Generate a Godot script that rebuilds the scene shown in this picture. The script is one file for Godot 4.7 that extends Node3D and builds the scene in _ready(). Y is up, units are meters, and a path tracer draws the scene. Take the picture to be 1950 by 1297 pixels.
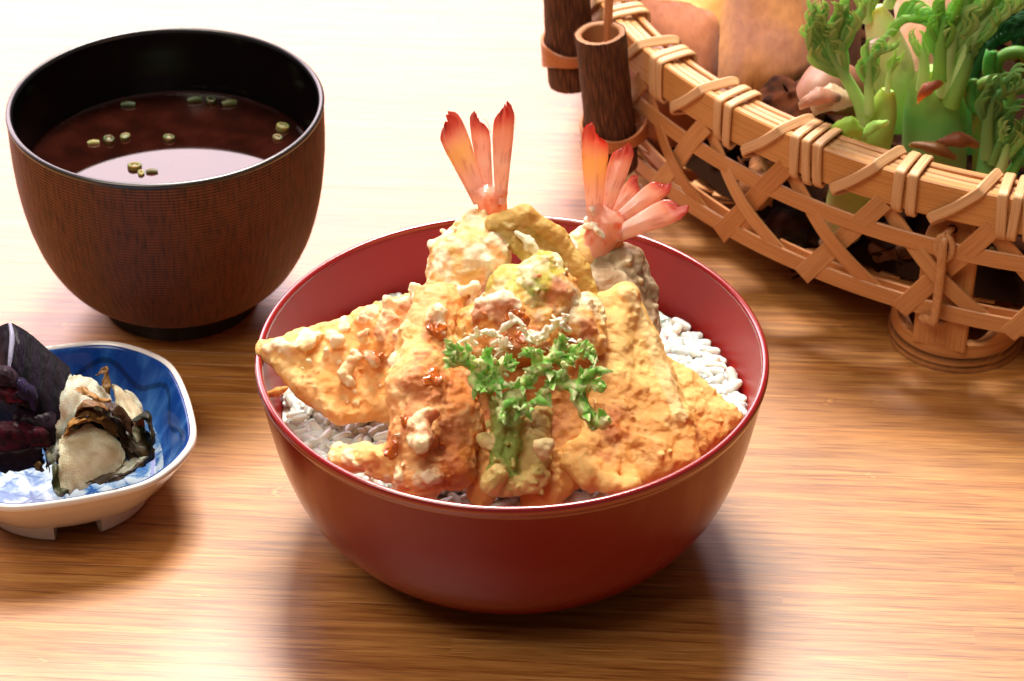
extends Node3D
# A tempura rice bowl, a bowl of miso soup, a dish of pickles and a bamboo basket of spring shoots on a bamboo table top.

const EYE := Vector3(0.0, 0.5101, 0.6391)
const PITCH := 0.608
const FOCAL := 5281.6

var rng := RandomNumberGenerator.new()
var nz := FastNoiseLite.new()
var nc := FastNoiseLite.new()
var taken := {}
var M := {}

# ---------------------------------------------------------------- naming
func numbered(n: String) -> String:
	var k: int = taken.get(n, 0)
	taken[n] = k + 1
	return n if k == 0 else "%s_%03d" % [n, k]

func thing(called: String, label: String, category: String, where := Vector3.ZERO, group := "") -> Node3D:
	var o := Node3D.new()
	o.name = numbered(called)
	add_child(o)
	o.position = where
	tag(o, label, category, group)
	return o

func tag(o: Node, label: String, category: String, group := "") -> void:
	o.set_meta("label", label)
	o.set_meta("category", category)
	if group != "":
		o.set_meta("group", group)

func part(parent: Node3D, called: String, mesh: Mesh, mat: Material) -> MeshInstance3D:
	var o := MeshInstance3D.new()
	o.mesh = mesh
	o.material_override = mat
	if parent == self:
		o.name = numbered(called)
	else:
		var names: Dictionary = parent.get_meta("names", {})
		var k: int = names.get(called, 0)
		names[called] = k + 1
		parent.set_meta("names", names)
		o.name = called if k == 0 else "%s_%03d" % [called, k]
	parent.add_child(o, true)
	return o

# a point of the place from where it shows and its distance along z
func at(x: float, y: float, z: float) -> Vector3:
	var d := Vector3(0, -sin(PITCH), -cos(PITCH)) + Vector3((x - 975.0) / FOCAL, 0, 0) - Vector3(0, cos(PITCH), -sin(PITCH)) * ((y - 648.5) / FOCAL)
	return EYE + d * ((z - EYE.z) / d.z)

func on(x: float, y: float, h: float) -> Vector3:
	var d := Vector3(0, -sin(PITCH), -cos(PITCH)) + Vector3((x - 975.0) / FOCAL, 0, 0) - Vector3(0, cos(PITCH), -sin(PITCH)) * ((y - 648.5) / FOCAL)
	return EYE + d * ((h - EYE.y) / d.y)

func lin(r: int, g: int, b: int) -> Color:
	return Color8(r, g, b).srgb_to_linear()

# ---------------------------------------------------------------- mesh builder
class MB:
	var v := PackedVector3Array()
	var n := PackedVector3Array()
	var uv := PackedVector2Array()
	var c := PackedColorArray()
	var ix := PackedInt32Array()

	func add(p: Vector3, nn: Vector3, t := Vector2.ZERO, col := Color.WHITE) -> int:
		v.append(p); n.append(nn); uv.append(t); c.append(col)
		return v.size() - 1

	func quad(a: int, b: int, cc: int, d: int) -> void:   # wound so that the mean normal faces out
		tri(a, b, cc)
		tri(a, cc, d)

	func tri(a: int, b: int, d: int) -> void:
		var f := (v[b] - v[a]).cross(v[d] - v[a])
		if f.dot(n[a] + n[b] + n[d]) > 0.0:
			ix.append_array([a, d, b])
		else:
			ix.append_array([a, b, d])

	func mesh() -> ArrayMesh:
		var m := ArrayMesh.new()
		var arr := []
		arr.resize(Mesh.ARRAY_MAX)
		arr[Mesh.ARRAY_VERTEX] = v
		arr[Mesh.ARRAY_NORMAL] = n
		arr[Mesh.ARRAY_TEX_UV] = uv
		arr[Mesh.ARRAY_COLOR] = c
		arr[Mesh.ARRAY_INDEX] = ix
		m.add_surface_from_arrays(Mesh.PRIMITIVE_TRIANGLES, arr)
		return m

# normals of a grid of rows x cols points already added from first
func grid(mb: MB, first: int, rows: int, cols: int, wrap: bool, outward = null) -> void:
	for i in rows:
		for j in cols:
			var jm := (j - 1 + cols) % cols if wrap else maxi(j - 1, 0)
			var jp := (j + 1) % cols if wrap else mini(j + 1, cols - 1)
			var du := mb.v[first + i * cols + jp] - mb.v[first + i * cols + jm]
			var dv := mb.v[first + mini(i + 1, rows - 1) * cols + j] - mb.v[first + maxi(i - 1, 0) * cols + j]
			var nn := du.cross(dv)
			if nn.length_squared() < 1e-24:
				nn = Vector3.UP
			nn = nn.normalized()
			if outward != null and nn.dot(outward.call(mb.v[first + i * cols + j])) < 0.0:
				nn = -nn
			mb.n[first + i * cols + j] = nn
	for i in rows - 1:
		for j in (cols if wrap else cols - 1):
			var a := first + i * cols + j
			var b := first + i * cols + (j + 1) % cols
			mb.quad(a, b, b + cols, a + cols)

# a turned shape; profile goes round the section, normals to the right of its direction
func lathe(profile: PackedVector2Array, seg: int, wob := 0.0, col := Color.WHITE, ring_cols := PackedColorArray()) -> ArrayMesh:
	var mb := MB.new()
	var k := profile.size()
	var length := 0.0
	for i in k:
		var t := profile[mini(i + 1, k - 1)] - profile[maxi(i - 1, 0)]
		var pn := Vector2(t.y, -t.x).normalized()
		if i > 0:
			length += profile[i].distance_to(profile[i - 1])
		for j in seg + 1:
			var a := TAU * j / seg
			var r := profile[i].x
			if wob > 0.0:
				r += wob * nz.get_noise_3d(cos(a) * 40.0, profile[i].y * 2000.0, sin(a) * 40.0)
			mb.add(Vector3(r * sin(a), profile[i].y, r * cos(a)), Vector3(pn.x * sin(a), pn.y, pn.x * cos(a)), Vector2(float(j) / seg, length * 10.0), ring_cols[i] if ring_cols.size() else col)
	for i in k - 1:
		for j in seg:
			var p := i * (seg + 1) + j
			mb.quad(p, p + 1, p + seg + 2, p + seg + 1)
	return mb.mesh()

# a smooth profile through points (Catmull-Rom)
func smooth(pts: Array, per: int) -> PackedVector2Array:
	var out := PackedVector2Array()
	for i in pts.size() - 1:
		var a: Vector2 = pts[maxi(i - 1, 0)]
		var b: Vector2 = pts[i]
		var c: Vector2 = pts[i + 1]
		var d: Vector2 = pts[mini(i + 2, pts.size() - 1)]
		for s in per:
			out.append(b.cubic_interpolate(c, a, d, float(s) / per))
	out.append(pts[-1])
	return out

func smooth3(pts: Array, per: int) -> PackedVector3Array:
	var out := PackedVector3Array()
	for i in pts.size() - 1:
		var a: Vector3 = pts[maxi(i - 1, 0)]
		var b: Vector3 = pts[i]
		var c: Vector3 = pts[i + 1]
		var d: Vector3 = pts[mini(i + 2, pts.size() - 1)]
		for s in per:
			out.append(b.cubic_interpolate(c, a, d, float(s) / per))
	out.append(pts[-1])
	return out

# a round, tapering limb along points
func tube(mb: MB, pts: PackedVector3Array, radii: Array, sides := 8, col := Color.WHITE, col2 := Color(0, 0, 0, 0), flat := 1.0, face := Vector3.UP) -> void:
	var k := pts.size()
	var up := face
	var first := mb.v.size()
	for i in k:
		var t := (pts[mini(i + 1, k - 1)] - pts[maxi(i - 1, 0)]).normalized()
		var x := t.cross(up)
		if x.length() < 0.01:
			x = t.cross(Vector3(0.3, 0.2, 1))
		x = x.normalized()
		var y := x.cross(t)
		up = y
		var f := float(i) / (k - 1) * (radii.size() - 1)
		var r: float = lerpf(radii[int(f)], radii[mini(int(f) + 1, radii.size() - 1)], f - int(f))
		for j in sides:
			var a := TAU * j / sides
			var d := x * cos(a) + y * sin(a) * flat
			var nn := (x * cos(a) * flat + y * sin(a)).normalized()
			mb.add(pts[i] + d * r, nn, Vector2(float(j) / sides, float(i) / k), col if col2.a == 0.0 else col.lerp(col2, float(i) / (k - 1)))
	for i in k - 1:
		for j in sides:
			var p := first + i * sides
			mb.quad(p + j, p + (j + 1) % sides, p + sides + (j + 1) % sides, p + sides + j)
	for e in [0, k - 1]:
		var t := (pts[1] - pts[0]).normalized() * -1.0 if e == 0 else (pts[k - 1] - pts[k - 2]).normalized()
		var mid := mb.add(pts[e], t, Vector2.ZERO, mb.c[first + e * sides])
		var ring := []
		for j in sides:
			ring.append(mb.add(mb.v[first + e * sides + j], t, Vector2.ZERO, mb.c[first + e * sides + j]))
		for j in sides:
			mb.tri(mid, ring[j], ring[(j + 1) % sides])

# a band of any section (x across, y along the given normals) swept along points
func sweep(mb: MB, pts: PackedVector3Array, ns: PackedVector3Array, sec: PackedVector2Array, col := Color.WHITE, uoff := 0.0) -> void:
	var k := pts.size()
	var m := sec.size()
	var xs := PackedVector3Array()
	var ys := PackedVector3Array()
	var run := PackedFloat32Array()
	var len := 0.0
	for i in k:
		var t := (pts[mini(i + 1, k - 1)] - pts[maxi(i - 1, 0)]).normalized()
		var x := t.cross(ns[i]).normalized()
		xs.append(x)
		ys.append(x.cross(t).normalized())
		if i > 0:
			len += pts[i].distance_to(pts[i - 1])
		run.append(len)
	for e in m:
		var a := sec[e]
		var b := sec[(e + 1) % m]
		var en := Vector2(b.y - a.y, a.x - b.x).normalized()
		var first := mb.v.size()
		for i in k:
			var nn := xs[i] * en.x + ys[i] * en.y
			mb.add(pts[i] + xs[i] * a.x + ys[i] * a.y, nn, Vector2(run[i] * 10.0 + uoff, a.x * 40.0 + a.y * 40.0 + uoff), col)
			mb.add(pts[i] + xs[i] * b.x + ys[i] * b.y, nn, Vector2(run[i] * 10.0 + uoff, b.x * 40.0 + b.y * 40.0 + uoff), col)
		for i in k - 1:
			mb.quad(first + i * 2, first + i * 2 + 1, first + i * 2 + 3, first + i * 2 + 2)
	for e in [0, k - 1]:
		var t := (pts[0] - pts[1]).normalized() if e == 0 else (pts[k - 1] - pts[k - 2]).normalized()
		var mid := mb.add(pts[e], t, Vector2.ZERO, col)
		var ring := []
		for q in sec:
			ring.append(mb.add(pts[e] + xs[e] * q.x + ys[e] * q.y, t, Vector2(q.x * 40.0 + uoff, q.y * 40.0), col))
		for j in m:
			mb.tri(mid, ring[j], ring[(j + 1) % m])

# a flat band's section with chamfered edges, counter-clockwise
func band(w: float, t: float, ch := 0.0003) -> PackedVector2Array:
	var a := w / 2
	var b := t / 2
	return PackedVector2Array([Vector2(-a + ch, -b), Vector2(a - ch, -b), Vector2(a, -b + ch), Vector2(a, b - ch), Vector2(a - ch, b), Vector2(-a + ch, b), Vector2(-a, b - ch), Vector2(-a, -b + ch)])

# ---------------------------------------------------------------- batter: distance fields meshed by surface nets
# prim: [a, ra, b, rb, colour] a tapered capsule; [a, b, c, r, colour] with a third point a rounded triangle
class Field:
	var lo: Vector3
	var cell: float
	var nx: int
	var ny: int
	var nzz: int
	var d := PackedFloat32Array()
	var who := PackedInt32Array()
	var cols := PackedColorArray()

func field(prims: Array, cell: float, k: float) -> Field:
	var f := Field.new()
	f.cell = cell
	var lo := Vector3(9, 9, 9)
	var hi := -lo
	for p in prims:
		var r: float = maxf(p[1], p[3]) if p[2] is Vector3 and p[1] is float else p[3]
		for q in p:
			if q is Vector3:
				lo = lo.min(q - Vector3.ONE * r)
				hi = hi.max(q + Vector3.ONE * r)
	lo -= Vector3.ONE * 0.003
	hi += Vector3.ONE * 0.003
	f.lo = lo
	f.nx = int((hi.x - lo.x) / cell) + 2
	f.ny = int((hi.y - lo.y) / cell) + 2
	f.nzz = int((hi.z - lo.z) / cell) + 2
	var nx := f.nx
	var nxy := f.nx * f.ny
	f.d.resize(nxy * f.nzz)
	f.d.fill(0.02)
	f.who.resize(nxy * f.nzz)
	var d := f.d
	var who := f.who
	for pi in prims.size():
		var p: Array = prims[pi]
		f.cols.append(p[4])
		var three: bool = p[1] is Vector3
		var a: Vector3 = p[0]
		var b: Vector3 = p[1] if three else p[2]
		var c: Vector3 = p[2] if three else b
		var r: float = p[3] if three else maxf(p[1], p[3])
		var r0: float = r if three else p[1]
		var r1: float = r if three else p[3]
		var kk: float = minf(k, r * 0.9)
		var m := r + kk + cell * 3.0
		var l := ((a.min(b).min(c) - Vector3.ONE * m - lo) / cell).floor()
		var h := ((a.max(b).max(c) + Vector3.ONE * m - lo) / cell).ceil()
		var x0 := maxi(int(l.x), 0)
		var x1 := mini(int(h.x) + 1, nx)
		var y0 := maxi(int(l.y), 0)
		var y1 := mini(int(h.y) + 1, f.ny)
		var z0 := maxi(int(l.z), 0)
		var z1 := mini(int(h.z) + 1, f.nzz)
		var ba := b - a
		var bl := maxf(ba.length_squared(), 1e-12)
		var ca := a - c
		var cb := c - b
		var nor := ba.cross(ca)
		var nl := maxf(nor.length_squared(), 1e-20)
		var e1 := ba.cross(nor)
		var e2 := cb.cross(nor)
		var e3 := ca.cross(nor)
		var cbl := maxf(cb.length_squared(), 1e-12)
		var cal := maxf(ca.length_squared(), 1e-12)
		for z in range(z0, z1):
			for y in range(y0, y1):
				var at_ := z * nxy + y * nx
				var q := lo + Vector3(x0, y, z) * cell
				for x in range(x0, x1):
					var pa := q - a
					var v: float
					if three:
						var pb := q - b
						var pc := q - c
						var s := signf(e1.dot(pa)) + signf(e2.dot(pb)) + signf(e3.dot(pc))
						if absf(s) >= 2.5:
							v = absf(nor.dot(pa)) / sqrt(nl) - r
						else:
							v = sqrt(minf(minf((ba * clampf(ba.dot(pa) / bl, 0, 1) - pa).length_squared(), (cb * clampf(cb.dot(pb) / cbl, 0, 1) - pb).length_squared()), (ca * clampf(ca.dot(pc) / cal, 0, 1) - pc).length_squared())) - r
					else:
						var t := clampf(pa.dot(ba) / bl, 0.0, 1.0)
						v = (pa - ba * t).length() - r0 - (r1 - r0) * t
					var o := d[at_ + x]
					if v < o:
						who[at_ + x] = pi
					var hh := kk - absf(v - o)
					if hh > 0.0:
						d[at_ + x] = minf(v, o) - hh * hh / (4.0 * kk)
					elif v < o:
						d[at_ + x] = v
					q.x += cell
	f.d = d
	f.who = who
	return f

# crackle the surface: broad lumps and round bubbles
func rough_up(f: Field, lump: float, lump_size: float, bubble: float, bubble_size: float, off: float) -> void:
	var d := f.d
	var near := lump + bubble + f.cell * 2.5
	var i := 0
	var ls := 10.0 / lump_size
	var bs := 10.0 / bubble_size
	for z in f.nzz:
		for y in f.ny:
			for x in f.nx:
				var o := d[i]
				if o < near and o > -near:
					var q := f.lo + Vector3(x, y, z) * f.cell
					var g := nc.get_noise_3dv(q * bs + Vector3(off, 0, 0))   # -1 in a bubble's centre .. 0 at its edge
					d[i] = o - lump * nz.get_noise_3dv(q * ls + Vector3(0, off, 0)) + bubble * (g + 0.45) * 1.6
				i += 1
	f.d = d

func net(f: Field, tint: Callable, iso := 0.0, cut = null) -> ArrayMesh:
	var nx := f.nx
	var nxy := f.nx * f.ny
	var d := f.d
	if cut != null:
		d = d.duplicate()
		var i := 0
		for z in f.nzz:
			for y in f.ny:
				for x in f.nx:
					if d[i] < iso + 0.004:
						d[i] = maxf(d[i] - iso, cut.call(f.lo + Vector3(x, y, z) * f.cell))
					else:
						d[i] -= iso
					i += 1
	var v := PackedVector3Array()
	var cl := PackedColorArray()
	var ids := PackedInt32Array()
	ids.resize(d.size())
	ids.fill(-1)
	var ix := PackedInt32Array()
	var step := [0, 1, nx, nx + 1, nxy, nxy + 1, nxy + nx, nxy + nx + 1]
	var s1 := 1
	var s2 := nx
	var s3 := nx + 1
	var s4 := nxy
	var s5 := nxy + 1
	var s6 := nxy + nx
	var s7 := nxy + nx + 1
	for z in f.nzz - 1:
		for y in f.ny - 1:
			var i := z * nxy + y * nx - 1
			for x in nx - 1:
				i += 1
				var a := d[i]
				if a > 0.004 or a < -0.004:
					continue
				var b := d[i + s1]
				var c := d[i + s2]
				var e := d[i + s3]
				var g := d[i + s4]
				var h := d[i + s5]
				var j := d[i + s6]
				var k := d[i + s7]
				if a < 0.0:
					if b < 0.0 and c < 0.0 and e < 0.0 and g < 0.0 and h < 0.0 and j < 0.0 and k < 0.0:
						continue
				elif b >= 0.0 and c >= 0.0 and e >= 0.0 and g >= 0.0 and h >= 0.0 and j >= 0.0 and k >= 0.0:
					continue
				var val := [a, b, c, e, g, h, j, k]
				var sum := Vector3.ZERO
				var cnt := 0
				for q in 12:
					var u: int = [0, 2, 4, 6, 0, 1, 4, 5, 0, 1, 2, 3][q]
					var w: int = u + [1, 2, 4][q / 4]
					var va: float = val[u]
					var vb: float = val[w]
					if (va < 0.0) != (vb < 0.0):
						var t := va / (va - vb)
						var pa := Vector3(u & 1, (u >> 1) & 1, u >> 2)
						var pb := Vector3(w & 1, (w >> 1) & 1, w >> 2)
						sum += pa.lerp(pb, t)
						cnt += 1
				ids[i] = v.size()
				var p := f.lo + (Vector3(x, y, z) + sum / cnt) * f.cell
				v.append(p)
				cl.append(tint.call(p, f.cols[f.who[i]]))
	for z in range(1, f.nzz - 1):
		for y in range(1, f.ny - 1):
			for x in range(1, nx - 1):
				var i := z * nxy + y * nx + x
				if ids[i] < 0:
					continue
				var a := d[i] < 0.0
				for e in 3:
					var s: int = [1, nx, nxy][e]
					if a == (d[i + s] < 0.0):
						continue
					var s_1: int = [nx, nxy, 1][e]
					var s_2: int = [nxy, 1, nx][e]
					var p0 := ids[i]
					var p1 := ids[i - s_1]
					var p2 := ids[i - s_1 - s_2]
					var p3 := ids[i - s_2]
					if p1 < 0 or p2 < 0 or p3 < 0:
						continue
					if a:
						ix.append_array([p0, p2, p1, p0, p3, p2])
					else:
						ix.append_array([p0, p1, p2, p0, p2, p3])
	var n := PackedVector3Array()
	n.resize(v.size())
	for t in range(0, ix.size(), 3):
		var fn := (v[ix[t + 2]] - v[ix[t]]).cross(v[ix[t + 1]] - v[ix[t]])
		n[ix[t]] += fn
		n[ix[t + 1]] += fn
		n[ix[t + 2]] += fn
	for t in n.size():
		n[t] = n[t].normalized() if n[t].length_squared() > 0.0 else Vector3.UP
	var m := ArrayMesh.new()
	if v.is_empty():
		return m
	var arr := []
	arr.resize(Mesh.ARRAY_MAX)
	arr[Mesh.ARRAY_VERTEX] = v
	arr[Mesh.ARRAY_NORMAL] = n
	arr[Mesh.ARRAY_COLOR] = cl
	arr[Mesh.ARRAY_INDEX] = ix
	m.add_surface_from_arrays(Mesh.PRIMITIVE_TRIANGLES, arr)
	return m

# ---------------------------------------------------------------- materials
func plain(color: Color, rough: float, extra := {}) -> StandardMaterial3D:
	var m := StandardMaterial3D.new()
	m.albedo_color = color
	m.roughness = rough
	for k in extra:
		m.set(k, extra[k])
	return m

func noise_tex(freq: float, type: int, octaves: int, sd: int, ramp: Array, size := 512, normal := 0.0) -> NoiseTexture2D:
	var n := FastNoiseLite.new()
	n.noise_type = type
	n.frequency = freq
	n.fractal_octaves = octaves
	n.seed = sd
	var t := NoiseTexture2D.new()
	t.width = size
	t.height = size
	t.seamless = true
	t.noise = n
	t.generate_mipmaps = false
	if normal > 0.0:
		t.as_normal_map = true
		t.bump_strength = normal
	elif ramp.size():
		var g := Gradient.new()
		g.offsets = PackedFloat32Array(range(ramp.size()).map(func(i): return float(i) / (ramp.size() - 1)))
		g.colors = PackedColorArray(ramp)
		t.color_ramp = g
	return t

func setup_materials() -> void:
	var grain := noise_tex(0.02, FastNoiseLite.TYPE_SIMPLEX, 4, 5, [], 512)
	var speck := noise_tex(0.09, FastNoiseLite.TYPE_SIMPLEX, 3, 8, [], 512)
	# lacquer
	M.red_lacquer = plain(Color8(126, 18, 15), 0.2, {"metallic_specular": 0.38, "clearcoat_enabled": true, "clearcoat": 0.12, "clearcoat_roughness": 0.06})
	M.red_rim = plain(Color8(136, 18, 20), 0.18, {"metallic_specular": 0.7, "clearcoat_enabled": true, "clearcoat": 0.5, "clearcoat_roughness": 0.12})
	M.black_rim = plain(Color8(16, 16, 20), 0.3, {"metallic_specular": 0.8})
	M.red_inside = plain(Color8(146, 26, 24), 0.36, {"metallic_specular": 0.36})
	M.black_lacquer = plain(Color8(9, 8, 9), 0.14, {"metallic_specular": 0.4})
	M.soup = plain(Color.WHITE, 0.03, {"metallic_specular": 0.6, "albedo_texture": noise_tex(0.012, FastNoiseLite.TYPE_SIMPLEX, 4, 61, [Color8(24, 8, 5), Color8(34, 11, 7), Color8(46, 17, 10)], 512), "uv1_triplanar": true, "uv1_scale": Vector3.ONE * 9.0})
	# brown turned wood with dark vertical pores
	M.turned_wood = plain(Color(1.0, 0.97, 0.95), 0.40, {"vertex_color_use_as_albedo": true, "albedo_texture": noise_tex(0.03, FastNoiseLite.TYPE_SIMPLEX, 5, 21, [Color8(58, 27, 13), Color8(100, 52, 25), Color8(116, 60, 29), Color8(126, 66, 33)], 512), "uv1_scale": Vector3(11, 0.4, 1), "heightmap_enabled": true, "heightmap_texture": grain, "heightmap_scale": 0.02})
	# bamboo of the basket
	M.bamboo = plain(Color.WHITE, 0.42, {"vertex_color_use_as_albedo": true, "albedo_texture": noise_tex(0.02, FastNoiseLite.TYPE_SIMPLEX, 4, 33, [Color(0.86, 0.79, 0.72), Color(0.96, 0.94, 0.92), Color.WHITE], 512), "uv1_scale": Vector3(0.25, 3.0, 1), "clearcoat_enabled": true, "clearcoat": 0.25, "clearcoat_roughness": 0.3})
	M.rattan = plain(Color8(226, 182, 134), 0.45, {"albedo_texture": M.bamboo.albedo_texture, "uv1_scale": Vector3(0.3, 4.0, 1)})
	M.bark = plain(Color.WHITE, 0.7, {"albedo_texture": noise_tex(0.03, FastNoiseLite.TYPE_SIMPLEX, 5, 41, [Color8(38, 18, 10), Color8(74, 38, 22), Color8(104, 60, 36), Color8(170, 110, 70)], 512), "uv1_scale": Vector3(5, 0.6, 1), "heightmap_enabled": true, "heightmap_texture": grain, "heightmap_scale": 0.05})
	M.cut_bamboo = plain(Color8(168, 116, 74), 0.6)
	# food
	M.batter = plain(Color.WHITE, 0.42, {"vertex_color_use_as_albedo": true, "subsurf_scatter_enabled": true, "subsurf_scatter_strength": 0.17, "metallic_specular": 0.5, "heightmap_enabled": true, "heightmap_texture": speck, "heightmap_scale": 0.03, "uv1_triplanar": true, "uv1_scale": Vector3.ONE * 55.0})
	M.glaze = plain(Color8(186, 88, 24), 0.1, {"clearcoat_enabled": true, "clearcoat": 1.0, "clearcoat_roughness": 0.04, "subsurf_scatter_enabled": true, "subsurf_scatter_strength": 0.2})
	M.shell = plain(Color.WHITE, 0.26, {"vertex_color_use_as_albedo": true, "clearcoat_enabled": true, "clearcoat": 0.6, "clearcoat_roughness": 0.1, "backlight_enabled": true, "backlight": Color(1.1, 1.0, 0.9), "cull_mode": BaseMaterial3D.CULL_DISABLED})
	M.rice = plain(Color8(234, 224, 214), 0.3, {"subsurf_scatter_enabled": true, "subsurf_scatter_strength": 0.5})
	M.leaf = plain(Color.WHITE, 0.5, {"vertex_color_use_as_albedo": true, "backlight_enabled": true, "backlight": Color(0.9, 0.9, 0.9), "cull_mode": BaseMaterial3D.CULL_DISABLED})
	M.plant = plain(Color.WHITE, 0.5, {"vertex_color_use_as_albedo": true, "subsurf_scatter_enabled": true, "subsurf_scatter_strength": 0.3})
	M.root = plain(Color.WHITE, 0.9, {"vertex_color_use_as_albedo": true, "metallic_specular": 0.2})
	M.husk = plain(Color.WHITE, 0.75, {"vertex_color_use_as_albedo": true, "albedo_texture": noise_tex(0.03, FastNoiseLite.TYPE_SIMPLEX, 5, 51, [Color(0.9, 0.87, 0.84), Color(0.97, 0.96, 0.95), Color.WHITE], 512), "uv1_scale": Vector3(1.2, 0.8, 1), "rim_enabled": true, "rim": 0.5, "rim_tint": 0.5, "backlight_enabled": true, "backlight": Color(0.3, 0.25, 0.2)})
	M.skin = plain(Color.WHITE, 0.55, {"vertex_color_use_as_albedo": true, "clearcoat_enabled": true, "clearcoat": 0.05, "metallic_specular": 0.3, "clearcoat_roughness": 0.2, "heightmap_enabled": true, "heightmap_texture": grain, "heightmap_scale": 0.03, "uv1_scale": Vector3(0.5, 9, 1)})
	M.radish = plain(Color.WHITE, 0.3, {"vertex_color_use_as_albedo": true, "subsurf_scatter_enabled": true, "subsurf_scatter_strength": 0.3, "heightmap_enabled": true, "heightmap_texture": speck, "heightmap_scale": 0.03, "uv1_triplanar": true, "uv1_scale": Vector3.ONE * 50.0})

# ---------------------------------------------------------------- camera and light
func setup_view() -> void:
	var cam := Camera3D.new()
	cam.name = "camera"
	var at_ := CameraAttributesPhysical.new()
	at_.frustum_focal_length = 97.7
	at_.frustum_focus_distance = 0.775
	at_.exposure_aperture = 26.0
	at_.frustum_near = 0.05
	at_.frustum_far = 20.0
	cam.attributes = at_
	cam.fov = 14.0
	cam.near = 0.05
	cam.far = 20.0
	add_child(cam)
	cam.position = EYE
	cam.rotation = Vector3(-PITCH, 0, 0)
	cam.current = true
	var we := WorldEnvironment.new()
	we.name = "environment"
	var e := Environment.new()
	e.background_mode = Environment.BG_COLOR
	e.background_color = Color(0.36, 0.31, 0.29)
	e.tonemap_mode = Environment.TONE_MAPPER_LINEAR
	e.tonemap_exposure = 1.06
	e.sdfgi_enabled = true
	e.ssao_enabled = true
	e.ssil_enabled = true
	we.environment = e
	add_child(we)
	# the window behind: a small strong patch of light in a broad pale one
	area("window_sun", Vector3(-0.02, 1.08, -0.62), Vector2(0.42, 0.36), 3.0, Color(1.0, 0.955, 0.91))
	area("window_sky", Vector3(-0.80, 0.98, -2.0), Vector2(2.5, 1.0), 6.0, Color(1.0, 0.90, 0.93))
	# the pale reflector that opens up the shadows from above the front
	area("reflector", Vector3(-0.42, 1.05, 0.34), Vector2(0.7, 0.5), 0.75, Color(1.0, 0.94, 0.87))

func area(called: String, where: Vector3, size: Vector2, energy: float, color: Color) -> void:
	var l := AreaLight3D.new()
	l.name = called
	l.area_size = size
	l.light_energy = energy
	l.light_color = color
	l.shadow_enabled = true
	l.area_range = 6.0
	add_child(l)
	l.look_at_from_position(where, Vector3(0, 0.03, -0.02))

# ---------------------------------------------------------------- the table top
func bamboo_picture() -> ImageTexture:
	var w := 2048
	var h := 512
	var tone := PackedFloat32Array()
	tone.resize(w * h)
	var n := FastNoiseLite.new()
	n.frequency = 1.0
	n.fractal_octaves = 3
	n.seed = 77
	var k := 0
	for y in h:
		for x in w:
			var a := n.get_noise_2d(x * 0.0016, y * 0.05)
			var b := n.get_noise_2d(x * 0.008 + 300.0, y * 0.5)
			var s := n.get_noise_2d(x * 0.004 + 700.0, y * 0.16)
			var t := 0.55 + 0.42 * a + 0.5 * b
			if s > 0.25:
				t -= (s - 0.25) * 2.0
			tone[k] = t
			k += 1
	# nodes: a pale wavy bar with fine dark marks trailing from both sides
	for i in 13:
		var qx := rng.randi_range(120, w - 120)
		var qy := rng.randi_range(24, h - 24)
		for y in range(qy - 16, qy + 17):
			var dy := absf(y - qy)
			var fade := 1.0 - dy / 17.0
			for x in range(qx - 90, qx + 110):
				var dx := x - qx + 5.0 * sin(dy * 0.5)
				var b := n.get_noise_2d(x * 0.008 + 300.0, y * 0.33)
				var t := tone[y * w + x]
				if absf(dx) < 9.0:
					t += fade * 0.3 * (1.0 if absf(dx) < 4.5 else -1.3)
				elif dx > 0.0:
					t -= fade * 0.5 * maxf(0.0, 1.0 - dx / 100.0) * maxf(0.0, b + 0.2)
				else:
					t -= fade * 0.6 * maxf(0.0, 1.0 + dx / 80.0) * maxf(0.0, b + 0.25)
				tone[y * w + x] = t
	var bytes := PackedByteArray()
	bytes.resize(w * h * 3)
	for i in w * h:
		var t := clampf(tone[i], 0.0, 1.0)
		bytes[i * 3] = int(lerpf(140.0, 218.0, t))
		bytes[i * 3 + 1] = int(lerpf(84.0, 160.0, t))
		bytes[i * 3 + 2] = int(lerpf(32.0, 88.0, t))
	return ImageTexture.create_from_image(Image.create_from_data(w, h, false, Image.FORMAT_RGB8, bytes))

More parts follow.
